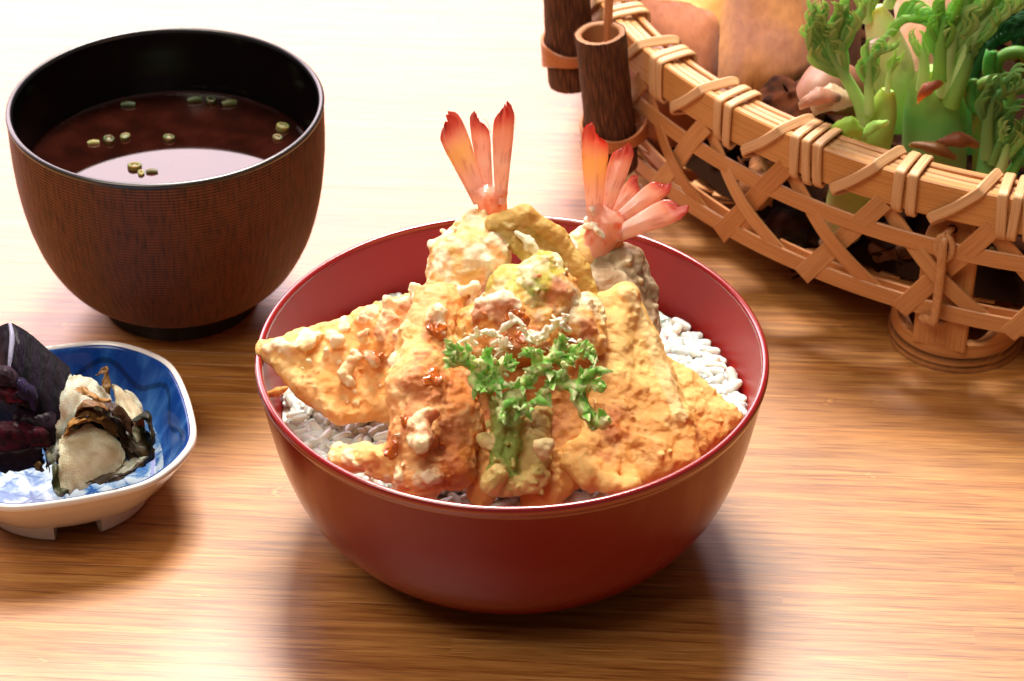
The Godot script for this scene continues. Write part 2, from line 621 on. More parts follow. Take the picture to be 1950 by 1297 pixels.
func build_table() -> void:
	var top := Node3D.new()
	top.name = "tabletop"
	top.set_meta("kind", "structure")
	top.set_meta("label", "warm bamboo table top of narrow laminated strips with darker nodes")
	add_child(top)
	top.rotation.y = -0.06
	var pic := bamboo_picture()
	var tints := [Color(1, 1, 1), Color(0.95, 0.93, 0.9), Color(1.0, 0.97, 0.93), Color(0.97, 0.97, 0.97), Color(0.91, 0.88, 0.84)]
	var mats := []
	for t in tints:
		mats.append(plain(t, 0.36, {"albedo_texture": pic, "metallic_specular": 0.78, "clearcoat_enabled": true, "clearcoat": 0.45, "clearcoat_roughness": 0.34, "heightmap_enabled": true, "heightmap_texture": pic, "heightmap_scale": 0.003}))
	var widths := [0.0055, 0.0068, 0.0082]
	var meshes := []
	for w in widths:
		for v in 4:
			var mb := MB.new()
			var half: float = 0.62
			var u0 := rng.randf()
			var v0 := rng.randf()
			var b := 0.00003
			var sec := PackedVector2Array([Vector2(-w / 2, -0.02), Vector2(w / 2, -0.02), Vector2(w / 2, -b), Vector2(w / 2 - b, 0), Vector2(-w / 2 + b, 0), Vector2(-w / 2, -b)])
			var first := 0
			for e in 6:
				var p := sec[e]
				var q := sec[(e + 1) % 6]
				var en := Vector3(0, p.x - q.x, -(q.y - p.y)).normalized()
				first = mb.v.size()
				for s in [-half, half]:
					for r in [p, q]:
						mb.add(Vector3(s, r.y, -r.x), en, Vector2(u0 + s * 2.6, v0 + (r.x + r.y * 0.4) * 9.2))
				mb.quad(first, first + 1, first + 3, first + 2)
			meshes.append(mb.mesh())
	var z := -0.62
	while z < 0.26:
		var k := rng.randi_range(0, 2)
		var o := part(top, "bamboo_strip", meshes[k * 4 + rng.randi_range(0, 3)], mats[rng.randi_range(0, 4)])
		o.position = Vector3(rng.randf_range(-0.06, 0.06), rng.randf_range(-0.00006, 0.0), z + widths[k] / 2)
		if rng.randf() < 0.5:
			o.rotation.y = PI
		z += widths[k]

# ---------------------------------------------------------------- the lacquer bowl
func build_red_bowl() -> void:
	var bowl := thing("lacquer_bowl", "glossy red lacquer bowl full of rice and tempura", "bowl")
	var outer := smooth([Vector2(0.0385, 0.003), Vector2(0.0406, 0.0031), Vector2(0.0462, 0.0050), Vector2(0.0520, 0.0090), Vector2(0.0577, 0.0150), Vector2(0.0630, 0.0235), Vector2(0.0672, 0.0356), Vector2(0.0696, 0.0466), Vector2(0.0716, 0.0580)], 6)
	part(bowl, "wall", lathe(outer, 160), M.red_lacquer)
	var lip := smooth([Vector2(0.0716, 0.0581), Vector2(0.07172, 0.0590), Vector2(0.0721, 0.0595), Vector2(0.07232, 0.0605), Vector2(0.0720, 0.06165), Vector2(0.0712, 0.0620), Vector2(0.0704, 0.06165), Vector2(0.0700, 0.0606)], 5)
	part(bowl, "rim", lathe(lip, 200), M.red_rim)
	var inner := smooth([Vector2(0.0700, 0.0605), Vector2(0.0688, 0.0540), Vector2(0.0668, 0.0440), Vector2(0.0634, 0.0330), Vector2(0.0578, 0.0225), Vector2(0.0505, 0.0148), Vector2(0.0420, 0.0098), Vector2(0.0200, 0.0074), Vector2(0.0001, 0.0070)], 6)
	part(bowl, "inside", lathe(inner, 160), M.red_inside)
	part(bowl, "foot_ring", lathe(PackedVector2Array([Vector2(0.0345, 0.0045), Vector2(0.0345, 0.0004), Vector2(0.0350, 0.0), Vector2(0.0385, 0.0), Vector2(0.0392, 0.0005), Vector2(0.0398, 0.0036)]), 96), M.red_lacquer)
	part(bowl, "underside", lathe(PackedVector2Array([Vector2(0.0001, 0.0032), Vector2(0.0386, 0.0032)]), 64), M.red_lacquer)

# ---------------------------------------------------------------- the soup bowl
const SOUP_AT := Vector3(-0.1088, 0, -0.1185)

func build_soup_bowl() -> void:
	var bowl := thing("soup_bowl", "brown turned wooden soup bowl with black inside and fine grooves", "bowl", SOUP_AT)
	var base := smooth([Vector2(0.0240, 0.0066), Vector2(0.0300, 0.0086), Vector2(0.0366, 0.0140), Vector2(0.0418, 0.0222), Vector2(0.0453, 0.0312), Vector2(0.0481, 0.0440), Vector2(0.0494, 0.0580), Vector2(0.0496, 0.0724)], 90)
	var cut := PackedVector2Array()
	var tints := PackedColorArray()
	var run := 0.0
	for i in base.size():
		if i:
			run += base[i].distance_to(base[i - 1])
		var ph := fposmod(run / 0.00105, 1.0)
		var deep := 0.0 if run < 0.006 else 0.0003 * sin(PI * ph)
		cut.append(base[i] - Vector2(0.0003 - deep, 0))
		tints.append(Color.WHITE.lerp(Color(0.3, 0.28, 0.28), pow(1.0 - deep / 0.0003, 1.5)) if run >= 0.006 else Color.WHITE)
	part(bowl, "wall", lathe(cut, 180, 0.00008, Color.WHITE, tints), M.turned_wood)
	var lip := smooth([Vector2(0.0496, 0.0724), Vector2(0.0498, 0.0730), Vector2(0.04975, 0.0737), Vector2(0.0490, 0.0741), Vector2(0.0482, 0.0738), Vector2(0.0478, 0.0728)], 4)
	part(bowl, "rim", lathe(lip, 160), M.black_rim)
	var inner := smooth([Vector2(0.0478, 0.0728), Vector2(0.0474, 0.0630), Vector2(0.0466, 0.0560), Vector2(0.0457, 0.0500), Vector2(0.0440, 0.0400), Vector2(0.0400, 0.0240), Vector2(0.0300, 0.0120), Vector2(0.0001, 0.0085)], 6)
	part(bowl, "inside", lathe(inner, 128), M.black_lacquer)
	part(bowl, "foot_ring", lathe(PackedVector2Array([Vector2(0.0200, 0.006), Vector2(0.0200, 0.0004), Vector2(0.0205, 0.0), Vector2(0.0250, 0.0), Vector2(0.0254, 0.0005), Vector2(0.0240, 0.0035), Vector2(0.0243, 0.0068)]), 96), M.black_lacquer)
	part(bowl, "underside", lathe(PackedVector2Array([Vector2(0.0001, 0.0058), Vector2(0.0242, 0.0058)]), 64), M.black_lacquer)

	var s := thing("miso_soup", "dark brown clear soup filling the black inside of the wooden bowl", "soup", SOUP_AT)
	var prof := smooth([Vector2(0.0460, 0.0520), Vector2(0.0456, 0.0513), Vector2(0.0450, 0.0511), Vector2(0.0400, 0.0510), Vector2(0.0001, 0.0510)], 4)
	part(s, "surface", lathe(prof, 128), M.soup)
	part(s, "depth", lathe(PackedVector2Array([Vector2(0.0001, 0.0110), Vector2(0.0280, 0.0122), Vector2(0.0385, 0.0250), Vector2(0.0430, 0.0400), Vector2(0.0451, 0.0505)]), 64), M.soup)

	# chopped green onion afloat: where it shows, its size, how pale, and how one could point to it
	var rings := [
		[178, 272, 0.0014, 0.9, "short straw-yellow onion piece at the left end of the floating row", 0],
		[207, 268, 0.0024, 0.25, "dark green onion ring second from left beside the yellow piece", 1],
		[238, 262, 0.0022, 0.55, "bright green onion ring at the right end of the left floating row", 1],
		[321, 264, 0.0022, 0.4, "green onion ring floating alone at the tip of the white reflection", 1],
		[256, 318, 0.0026, 0.75, "largest onion ring floating in the white reflection near the front", 1],
		[268, 330, 0.0015, 0.95, "white onion slice floating in front of the large onion ring", 1],
		[289, 327, 0.0014, 0.45, "small green onion bit at the right of the front cluster", 0],
		[541, 243, 0.0026, 0.8, "pale round onion slice against the right wall of the soup bowl", 1],
		[528, 263, 0.0020, 0.5, "olive onion piece just before the pale slice by the right wall", 1],
		[238, 191, 0.0017, 0.2, "dim green onion bit at the far left under the back wall", 0],
		[371, 191, 0.0018, 0.35, "dim green onion bit at the far middle under the back wall", 0],
		[402, 192, 0.0022, 0.3, "dim reddish onion ring beside the far middle green bit", 1],
		[442, 192, 0.0018, 0.5, "dim yellow-green onion bit farthest right under the back wall", 0],
	]
	for q in rings:
		var p := on(q[0], q[1], 0.0512)
		var flat := Vector2(p.x - SOUP_AT.x, p.z - SOUP_AT.z)
		if flat.length() > 0.0435 - q[2]:
			flat = flat.normalized() * (0.0435 - q[2])
		var o := thing("onion_ring" if q[5] else "onion_piece", q[4], "green onion", Vector3(SOUP_AT.x + flat.x, 0.0506, SOUP_AT.z + flat.y), "chopped green onion floating in the soup")
		var r: float = q[2]
		var skin := lin(24, 52, 14).lerp(lin(150, 146, 84), q[3] * q[3])
		if q[5]:
			r *= 0.88
			var mb := MB.new()
			var pr := [Vector2(r, 0.0), Vector2(r, r * 0.5), Vector2(r * 0.86, r * 0.62), Vector2(r * 0.6, r * 0.62), Vector2(r * 0.5, r * 0.5), Vector2(r * 0.5, 0.0)]
			part(o, "ring", lathe(smooth(pr, 3), 24, 0.00015, skin), M.plant)
			part(o, "core", lathe(smooth([Vector2(r * 0.42, 0.0), Vector2(r * 0.40, r * 0.36), Vector2(r * 0.25, r * 0.42), Vector2(r * 0.16, r * 0.3), Vector2(r * 0.15, 0.0)], 3), 18, 0.0001, skin.lerp(lin(220, 226, 190), 0.5)), M.plant)
			mb = null
			for c in o.get_children():
				c.scale = Vector3(rng.randf_range(0.85, 1.1), rng.randf_range(1.1, 1.7), rng.randf_range(0.75, 1.0))
			o.rotation = Vector3(rng.randf_range(-0.2, 0.2), rng.randf() * TAU, rng.randf_range(-0.2, 0.2))
		else:
			var mb2 := MB.new()
			var a := rng.randf() * 0.8 - 0.4
			tube(mb2, smooth3([Vector3(-r * 1.3 * cos(a), r * 0.3, -r * sin(a)), Vector3(0, r * 0.45, 0), Vector3(r * 1.3 * cos(a), r * 0.3, r * sin(a))], 4), [r * 0.6, r * 0.75, r * 0.6], 12, skin)
			part(o, "leaf_piece", mb2.mesh(), M.plant)

# ---------------------------------------------------------------- the pickle dish
const DISH_AT := Vector3(-0.1335, 0, -0.0174)
const DISH_TURN := 0.2793

# distance from the dish's centre to its outline in direction a: a bowed square with clipped corners
func dish_edge(a: float) -> float:
	var d := Vector2(cos(a), sin(a))
	var side := maxf(absf(d.x), absf(d.y))
	var t := minf(absf(d.x), absf(d.y)) / side
	var r := 0.0385 * (1.0 + 0.022 * (1.0 - t * t)) / side
	var corner := 0.0385 * 1.62 / (absf(d.x) + absf(d.y)) * (1.0 - 0.02 * cos(8.0 * (a + PI / 4)))
	var k := 19.0
	return 1.0 / pow(pow(1.0 / r, k * 0.5) + pow(1.0 / corner, k * 0.5), 2.0 / k)

func dish_picture() -> ImageTexture:
	var s := 512
	var im := Image.create(s, s, false, Image.FORMAT_RGB8)
	var white := Color8(222, 228, 232)
	var deep := Color8(18, 58, 128)
	var mid := Color8(70, 120, 180)
	var n := FastNoiseLite.new()
	n.seed = 3
	n.frequency = 0.02
	for y in s:
		for x in s:
			var p := Vector2(x - s / 2.0, y - s / 2.0) / (s / 2.0) * 0.05
			var r := p.length() / dish_edge(p.angle())
			var w := n.get_noise_2d(x, y)
			var c := white
			if r < 0.985 and r > 0.74:
				c = deep.lerp(mid, clampf(0.3 + w * 0.95 + (0.9 - r) * 1.2, 0.0, 1.0))
				var wave := absf(fposmod(p.angle() * 9.0 / TAU, 1.0) - 0.5)
				if absf(r - 0.86 - 0.03 * cos(wave * TAU)) < 0.010:
					c = c.darkened(0.3)
			elif r <= 0.74:
				c = Color8(176, 192, 202).lerp(Color8(70, 112, 162), clampf(0.3 + w * 1.7, 0, 1))
				# stars of hemp leaf, drawn in blue lines
				var g := (p + Vector2(n.get_noise_2d(x * 0.7, y * 0.7), n.get_noise_2d(x * 0.7 + 400.0, y * 0.7)) * 0.0022).rotated(0.5) / 0.0105
				var row := floorf(g.y)
				var cellp := Vector2(fposmod(g.x + (0.5 if int(row) % 2 else 0.0), 1.0) - 0.5, fposmod(g.y, 1.0) - 0.5)
				var a := fposmod(cellp.angle(), PI / 3)
				a = minf(a, PI / 3 - a)
				var dist := a * cellp.length()
				if dist < 0.035 and cellp.length() < 0.48:
					c = c.lerp(Color8(36, 78, 140), clampf(0.6 + w * 1.4, 0.15, 0.85))
				if absf(maxf(absf(cellp.x), absf(cellp.y)) - 0.49) < 0.02:
					c = c.lerp(Color8(46, 92, 158), clampf(0.3 + w * 1.4, 0.0, 0.6))
				if absf(r - 0.66) < 0.012:
					c = Color8(40, 84, 152)
			im.set_pixel(x, y, c)
	return ImageTexture.create_from_image(im)

func dish_ring(rows: Array, seg := 180) -> ArrayMesh:   # rows of (scale, height)
	var mb := MB.new()
	for q in rows:
		for j in seg + 1:
			var a := TAU * j / seg
			var soft: float = lerpf(1.0, 0.0392 / dish_edge(a), clampf((1.0 - q.x) * 0.7, 0.0, 0.6))
			var r: float = dish_edge(a) * q.x * soft
			var p := Vector3(r * cos(a), q.y, r * sin(a))
			mb.add(p, Vector3.UP, Vector2(dish_edge(a) * q.x * cos(a), dish_edge(a) * q.x * sin(a)) / 0.1 + Vector2(0.5, 0.5))
	for i in rows.size():
		for j in seg + 1:
			var jm := (j - 1 + seg) % seg
			var jp := (j + 1) % seg
			var du := mb.v[i * (seg + 1) + jp] - mb.v[i * (seg + 1) + jm]
			var dv := mb.v[mini(i + 1, rows.size() - 1) * (seg + 1) + j] - mb.v[maxi(i - 1, 0) * (seg + 1) + j]
			var nn := du.cross(dv)
			mb.n[i * (seg + 1) + j] = nn.normalized() if nn.length_squared() > 1e-24 else Vector3.UP
	for i in rows.size() - 1:
		for j in seg:
			var p := i * (seg + 1) + j
			mb.quad(p, p + 1, p + seg + 2, p + seg + 1)
	return mb.mesh()

func build_dish() -> void:
	var o := thing("pickle_dish", "square white porcelain dish with clipped corners and blue painted inside", "dish", DISH_AT)
	o.rotation.y = DISH_TURN
	var white := plain(Color8(232, 226, 220), 0.12, {"clearcoat_enabled": true, "clearcoat": 0.5, "clearcoat_roughness": 0.04})
	var painted := plain(Color.WHITE, 0.12, {"albedo_texture": dish_picture(), "metallic_specular": 0.36, "clearcoat_enabled": true, "clearcoat": 0.2, "clearcoat_roughness": 0.04})
	# outside from the lip down, inside from the lip to the middle: both run so that normals face out
	var inside := smooth([Vector2(0.955, 0.0243), Vector2(0.93, 0.0236), Vector2(0.88, 0.0200), Vector2(0.80, 0.0135), Vector2(0.70, 0.0092), Vector2(0.60, 0.0078), Vector2(0.4, 0.0072), Vector2(0.02, 0.0070)], 5)
	part(o, "painted_inside", dish_ring(inside), painted)
	var lip := smooth([Vector2(0.93, 0.0185), Vector2(0.98, 0.0218), Vector2(1.0, 0.0232), Vector2(0.995, 0.0245), Vector2(0.975, 0.0248), Vector2(0.955, 0.0243)], 4)
	part(o, "rim", dish_ring(lip), white)
	var out := smooth([Vector2(0.02, 0.0035), Vector2(0.55, 0.0040), Vector2(0.66, 0.0052), Vector2(0.78, 0.0098), Vector2(0.93, 0.0185)], 5)
	part(o, "outside", dish_ring(out), white)
	for k in 4:
		var a := PI / 4 + k * PI / 2
		var mb := MB.new()
		var pts := PackedVector3Array()
		for s in 9:
			var b := a + (s - 4) * 0.13
			pts.append(Vector3(cos(b), 0, sin(b)) * 0.0245 + Vector3(0, 0.0027, 0))
		var ns := PackedVector3Array()
		for s in 9:
			ns.append(Vector3.UP)
		sweep(mb, pts, ns, band(0.0036, 0.0054, 0.0008))
		part(o, "foot", mb.mesh(), white)

# a thin, curved sheet through a grid of points, with thickness
func sheet(rows: Array, thick: float, tint: Callable, sub := 5, wrinkle := 0.0, ragged := 0.0) -> ArrayMesh:
	var R := rows.size()
	var C: int = rows[0].size()
	var nr := (R - 1) * sub + 1
	var ncol := (C - 1) * sub + 1
	var pts := []
	for i in nr:
		var fi := float(i) / sub
		var i0 := mini(int(fi), R - 2)
		var line := []
		for j in C:
			line.append(rows[i0][j].cubic_interpolate(rows[i0 + 1][j], rows[maxi(i0 - 1, 0)][j], rows[mini(i0 + 2, R - 1)][j], fi - i0))
		for j in ncol:
			var fj := float(j) / sub
			var j0 := mini(int(fj), C - 2)
			pts.append(line[j0].cubic_interpolate(line[j0 + 1], line[maxi(j0 - 1, 0)], line[mini(j0 + 2, C - 1)], fj - j0))
	if wrinkle > 0.0 or ragged > 0.0:
		var copy := pts.duplicate()
		var mid: Vector3 = pts[(nr / 2) * ncol + ncol / 2]
		for i in pts.size():
			var p: Vector3 = copy[i]
			var w := Vector3(nz.get_noise_3dv(p * 2600.0), nz.get_noise_3dv(p * 2600.0 + Vector3(90, 0, 0)), nz.get_noise_3dv(p * 2600.0 + Vector3(0, 90, 0)))
			pts[i] = p + w * wrinkle
			var r := i / ncol
			var c := i % ncol
			if r == 0 or r == nr - 1 or c == 0 or c == ncol - 1:
				pts[i] += (mid - p).normalized() * ragged * nz.get_noise_3dv(p * 9000.0)
	var mb := MB.new()
	var nn := []
	for i in nr:
		for j in ncol:
			var du: Vector3 = pts[i * ncol + mini(j + 1, ncol - 1)] - pts[i * ncol + maxi(j - 1, 0)]
			var dv: Vector3 = pts[mini(i + 1, nr - 1) * ncol + j] - pts[maxi(i - 1, 0) * ncol + j]
			var n := du.cross(dv)
			nn.append(n.normalized() if n.length_squared() > 0.0 else Vector3.UP)
	for side in [1.0, -1.0]:
		for i in nr:
			for j in ncol:
				var u := float(j) / (ncol - 1)
				var v := float(i) / (nr - 1)
				var t: float = thick * 0.5 * (0.35 + 0.65 * minf(1.0, 6.0 * minf(minf(u, 1.0 - u), minf(v, 1.0 - v))))
				mb.add(pts[i * ncol + j] + nn[i * ncol + j] * t * side, nn[i * ncol + j] * side, Vector2(u, v), tint.call(u, v, side))
	var off := nr * ncol
	for s in 2:
		for i in nr - 1:
			for j in ncol - 1:
				var a: int = s * off + i * ncol + j
				mb.quad(a, a + 1, a + ncol + 1, a + ncol)
	var rim := []
	for j in ncol:
		rim.append(j)
	for i in range(1, nr):
		rim.append(i * ncol + ncol - 1)
	for j in range(ncol - 2, -1, -1):
		rim.append((nr - 1) * ncol + j)
	for i in range(nr - 2, 0, -1):
		rim.append(i * ncol)
	for k in rim.size():
		var a: int = rim[k]
		var b: int = rim[(k + 1) % rim.size()]
		var e: Vector3 = (pts[b] - pts[a]).cross(nn[a]).normalized()
		if e.dot(pts[a] - pts[(nr / 2) * ncol + ncol / 2]) < 0.0:
			e = -e
		var q := [mb.add(mb.v[a], e, mb.uv[a], mb.c[a]), mb.add(mb.v[b], e, mb.uv[b], mb.c[b]), mb.add(mb.v[b + off], e, mb.uv[b], mb.c[b + off]), mb.add(mb.v[a + off], e, mb.uv[a], mb.c[a + off])]
		mb.quad(q[0], q[1], q[2], q[3])
	return mb.mesh()

func build_pickles() -> void:
	var g1 := "purple pickled eggplant on the dish"
	var purple := func(u, v, side): return lin(8, 6, 15).lerp(lin(22, 15, 36), clampf(0.4 + 0.8 * sin(v * 40.0) * 0.4, 0.0, 1.0)) if side > 0 else lin(20, 12, 34)
	# the folded skin that stands up at the left
	var o := thing("eggplant_pickle", "folded dark indigo eggplant skin standing with a pale cut edge", "pickle", Vector3.ZERO, g1)
	part(o, "skin", sheet([
		[at(-30, 640, -0.024), at(-24, 700, -0.020), at(-20, 770, -0.014), at(0, 830, -0.010)],
		[at(18, 617, -0.022), at(20, 670, -0.013), at(18, 722, -0.008), at(40, 800, -0.004)],
		[at(60, 640, -0.021), at(64, 690, -0.012), at(62, 745, -0.004), at(70, 800, 0.0)],
		[at(98, 672, -0.022), at(104, 715, -0.014), at(104, 770, -0.006), at(104, 810, -0.002)],
		[at(132, 700, -0.022), at(136, 730, -0.016), at(138, 768, -0.010), at(134, 800, -0.006)]], 0.0016, purple, 8, 0.0004), M.skin)
	var mb := MB.new()
	tube(mb, smooth3([at(19, 617, -0.0212), at(23, 640, -0.0165), at(21, 672, -0.0118), at(19, 700, -0.0088), at(21, 722, -0.0066)], 8), [0.0005, 0.0008, 0.0008, 0.0007, 0.0004], 8, lin(168, 160, 190))
	part(o, "cut_edge", mb.mesh(), M.radish)
	var lumps := [
		["crimson shiny eggplant slice under the standing skin, topmost of the stack", [[at(-30, 735, -0.010), at(-30, 760, -0.004)], [at(8, 740, -0.008), at(10, 764, -0.002)], [at(50, 752, -0.008), at(50, 772, -0.002)]], lin(96, 14, 34)],
		["grey purple eggplant slice under the fold at the dish's left", [[at(-20, 700, -0.010), at(-10, 735, -0.005)], [at(14, 705, -0.010), at(20, 735, -0.004)], [at(40, 725, -0.010), at(34, 745, -0.005)]], lin(70, 44, 62)],
		["dark red eggplant slice low in the stack at the left edge", [[at(-30, 806, 0.0), at(-30, 850, 0.004)], [at(20, 806, 0.002), at(20, 860, 0.006)], [at(60, 815, 0.002), at(70, 850, 0.005)], [at(92, 818, 0.0), at(96, 850, 0.003)]], lin(70, 10, 26)],
		["nearly black eggplant slice lying lowest on the dish", [[at(-30, 850, 0.002), at(-30, 890, 0.006)], [at(20, 850, 0.003), at(20, 896, 0.008)], [at(80, 840, 0.003), at(84, 884, 0.007)]], lin(30, 8, 18)],
		["wet black eggplant slice wedged beside the white turnip slice", [[at(30, 770, -0.006), at(30, 830, 0.002)], [at(70, 780, -0.004), at(74, 840, 0.003)], [at(106, 790, -0.004), at(106, 850, 0.002)]], lin(34, 12, 30)],
		["violet eggplant slice hanging below the fold of the standing skin", [[at(34, 725, -0.004), at(36, 750, -0.002)], [at(52, 735, -0.003), at(56, 766, 0.0)], [at(66, 750, -0.004), at(64, 790, 0.0)]], lin(48, 30, 84)],
	]
	for q in lumps:
		var t := thing("eggplant_pickle", q[0], "pickle", Vector3.ZERO, g1)
		var rows := []
		for r in q[1]:
			rows.append([r[0], (r[0] + r[1]) * 0.5 + Vector3(0, 0.0022, 0.0014), r[1]])
		var c: Color = q[2]
		part(t, "flesh", sheet(rows, 0.0032, func(u, v, _s): return c.lerp(lin(14, 7, 14), clampf(0.45 + 1.2 * nz.get_noise_2d(u * 40.0 + v * 20.0, v * 130.0), 0.0, 1.0)), 8, 0.0007, 0.0012), M.skin)
	# turnip slices and their leaves
	var g2 := "white turnip pickle on the dish"
	var pale := func(u, v, side): return lin(224, 222, 206).lerp(lin(188, 176, 140), clampf(0.35 + 0.9 * nz.get_noise_2d(u * 60.0, v * 60.0), 0.0, 1.0))
	var tan_ := func(u, v, side): return lin(222, 208, 180).lerp(lin(188, 166, 126), clampf(0.4 + 0.9 * nz.get_noise_2d(u * 60.0 + 50.0, v * 60.0), 0.0, 1.0))
	var slices := [
		["white turnip slice standing on edge beside the dark eggplant", [[at(128, 716, -0.018), at(170, 722, -0.020), at(214, 762, -0.017)], [at(112, 760, -0.008), at(146, 766, -0.011), at(178, 766, -0.013)], [at(96, 830, 0.0), at(112, 838, -0.001), at(124, 800, -0.006)], [at(92, 868, 0.006), at(100, 884, 0.006), at(108, 864, 0.004)]], 0.0030, pale],
		["broad translucent turnip slice lying at the front of the pickles", [[at(112, 850, 0.004), at(130, 826, 0.001), at(170, 812, 0.0), at(210, 828, 0.0)], [at(112, 890, 0.010), at(140, 872, 0.008), at(190, 856, 0.006), at(236, 862, 0.004)], [at(108, 942, 0.014), at(140, 936, 0.014), at(190, 914, 0.011), at(236, 886, 0.007)]], 0.0034, tan_],
		["small pointed turnip slice lying at the right front of the pickles", [[at(192, 918, 0.011), at(214, 886, 0.006)], [at(232, 914, 0.010), at(250, 874, 0.004)], [at(258, 892, 0.006), at(284, 864, 0.0)]], 0.0026, pale],
		["tan turnip slice leaning behind the brown leaves at the right", [[at(214, 730, -0.016), at(222, 770, -0.011), at(236, 800, -0.006)], [at(240, 752, -0.016), at(252, 790, -0.010), at(262, 840, -0.002)], [at(256, 770, -0.017), at(268, 800, -0.011), at(274, 846, -0.004)]], 0.0024, tan_],
		["pale turnip slice farthest back at the top right of the pickles", [[at(232, 744, -0.020), at(240, 770, -0.017)], [at(254, 752, -0.021), at(262, 780, -0.018)], [at(266, 774, -0.021), at(270, 800, -0.018)]], 0.0022, pale],
	]
	for q in slices:
		var t := thing("turnip_pickle", q[0], "pickle", Vector3.ZERO, g2)
		part(t, "slice", sheet(q[1], q[2], q[3], 8, 0.0007, 0.0012), M.radish)
	var under := thing("leaf_clump", "dark wet leaf clump heaped beneath the turnip slices", "pickle", Vector3.ZERO)
	var up := []
	for q in [[128, 868, 0.004, 0.0036], [150, 830, -0.002, 0.0046], [190, 830, -0.004, 0.0050], [225, 826, -0.006, 0.0050], [258, 836, -0.005, 0.0046], [272, 856, -0.001, 0.0034], [200, 790, -0.010, 0.0050]]:
		var c := at(q[0], q[1], q[2]) - Vector3(0, 0.0012, 0)
		up.append([c, q[3], at(200, 840, -0.004), 0.0040, lin(44, 36, 20)])
	var uf := field(up, 0.0007, 0.002)
	rough_up(uf, 0.0018, 0.006, 0.0004, 0.003, 5.0)
	part(under, "leaves", net(uf, func(p, c): return c.lerp(lin(96, 74, 42), clampf(nz.get_noise_3dv(p * 2200.0) * 2.0, 0.0, 1.0)).lerp(lin(40, 52, 24), clampf(nz.get_noise_3dv(p * 1700.0 + Vector3(40, 0, 0)) * 2.0, 0.0, 1.0))), M.skin)
	var g3 := "limp brown and green leaf shreds among the turnip"
	var leaves := [
		["curled tan leaf shred lying over the top of the white slice", [at(146, 740, -0.009), at(160, 752, -0.007), at(186, 760, -0.005), at(208, 772, -0.006)], 0.005, lin(168, 128, 76)],
		["brown leaf shred folded in the middle of the pickles", [at(140, 800, -0.001), at(160, 776, -0.001), at(196, 774, 0.0), at(220, 790, -0.002)], 0.0075, lin(128, 92, 54)],
		["dark brown leaf shred in the hollow right of the middle", [at(196, 770, -0.003), at(220, 782, 0.0), at(240, 800, 0.0), at(250, 830, 0.0)], 0.0085, lin(66, 44, 26)],
		["brown leaf tip sticking up at the top of the pickles", [at(186, 716, -0.020), at(196, 712, -0.019), at(204, 728, -0.016), at(206, 746, -0.014)], 0.0045, lin(118, 84, 38)],
		["amber leaf shred spread under the front turnip slice", [at(122, 830, 0.003), at(138, 812, 0.002), at(170, 800, 0.002), at(196, 806, 0.001)], 0.006, lin(160, 118, 60)],
		["blackish green leaf shred at the right end of the pickles", [at(252, 800, -0.007), at(278, 796, -0.008), at(288, 830, -0.004), at(284, 866, 0.001)], 0.009, lin(30, 34, 18)],
		["dark green leaf shred under the front edge of the pickles", [at(100, 880, 0.008), at(104, 905, 0.011), at(110, 930, 0.014), at(130, 944, 0.016)], 0.006, lin(58, 62, 30)],
		["dark leaf shred peeking from below the pointed slice", [at(170, 920, 0.012), at(206, 916, 0.012), at(240, 902, 0.010), at(276, 884, 0.005)], 0.007, lin(52, 40, 24)],
		["olive leaf shred between the white slice and the eggplant", [at(80, 812, -0.004), at(82, 840, 0.0), at(86, 866, 0.003), at(94, 895, 0.006)], 0.003, lin(70, 60, 30)],
		["wide brown leaf fold filling the middle hollow of the pickles", [at(134, 806, -0.001), at(168, 790, -0.002), at(204, 800, -0.002), at(232, 830, -0.001)], 0.014, lin(104, 74, 42)],
		["dark leaf fold under the tan slice at the right of the pickles", [at(206, 780, -0.008), at(226, 816, -0.003), at(246, 846, 0.0), at(262, 872, 0.002)], 0.012, lin(48, 38, 24)],
		["small brown leaf scrap lying alone left of the turnip", [at(66, 886, 0.008), at(72, 896, 0.009), at(80, 898, 0.009)], 0.004, lin(92, 66, 30)],
	]
	for q in leaves:
		var t := thing("leaf_shred", q[0], "pickle", Vector3.ZERO, g3)
		var col: Color = q[3]
		var rows := []
		var ps: Array = q[1]
		for i in ps.size():
			var side := Vector3(rng.randf_range(-0.4, 0.4), 0.55, 0.8).normalized()
			var w: float = q[2] * (0.5 if i == 0 or i == ps.size() - 1 else 1.0) * 0.5
			var lift := Vector3(0, 0.0012 * (i % 2), 0)
			rows.append([ps[i] - side * w, ps[i] + lift * 1.5 + Vector3(0.0006, 0.0007, 0.0005), ps[i] + side * w])
		part(t, "leaf", sheet(rows, 0.0006, func(u, v, side): return col.lerp(col * 1.9, clampf(0.3 + nz.get_noise_2d(u * 90.0, v * 130.0), 0.0, 1.0)), 7, 0.0011, 0.0016), M.leaf)

# ---------------------------------------------------------------- rice
func rice_height(x: float, z: float) -> float:
	var r := sqrt(x * x + z * z)
	return 0.0466 - 0.9 * r * r + 0.0015 * nz.get_noise_2d(x * 900.0, z * 900.0) + (0.001 if x > 0.02 and z < 0.03 else 0.0)

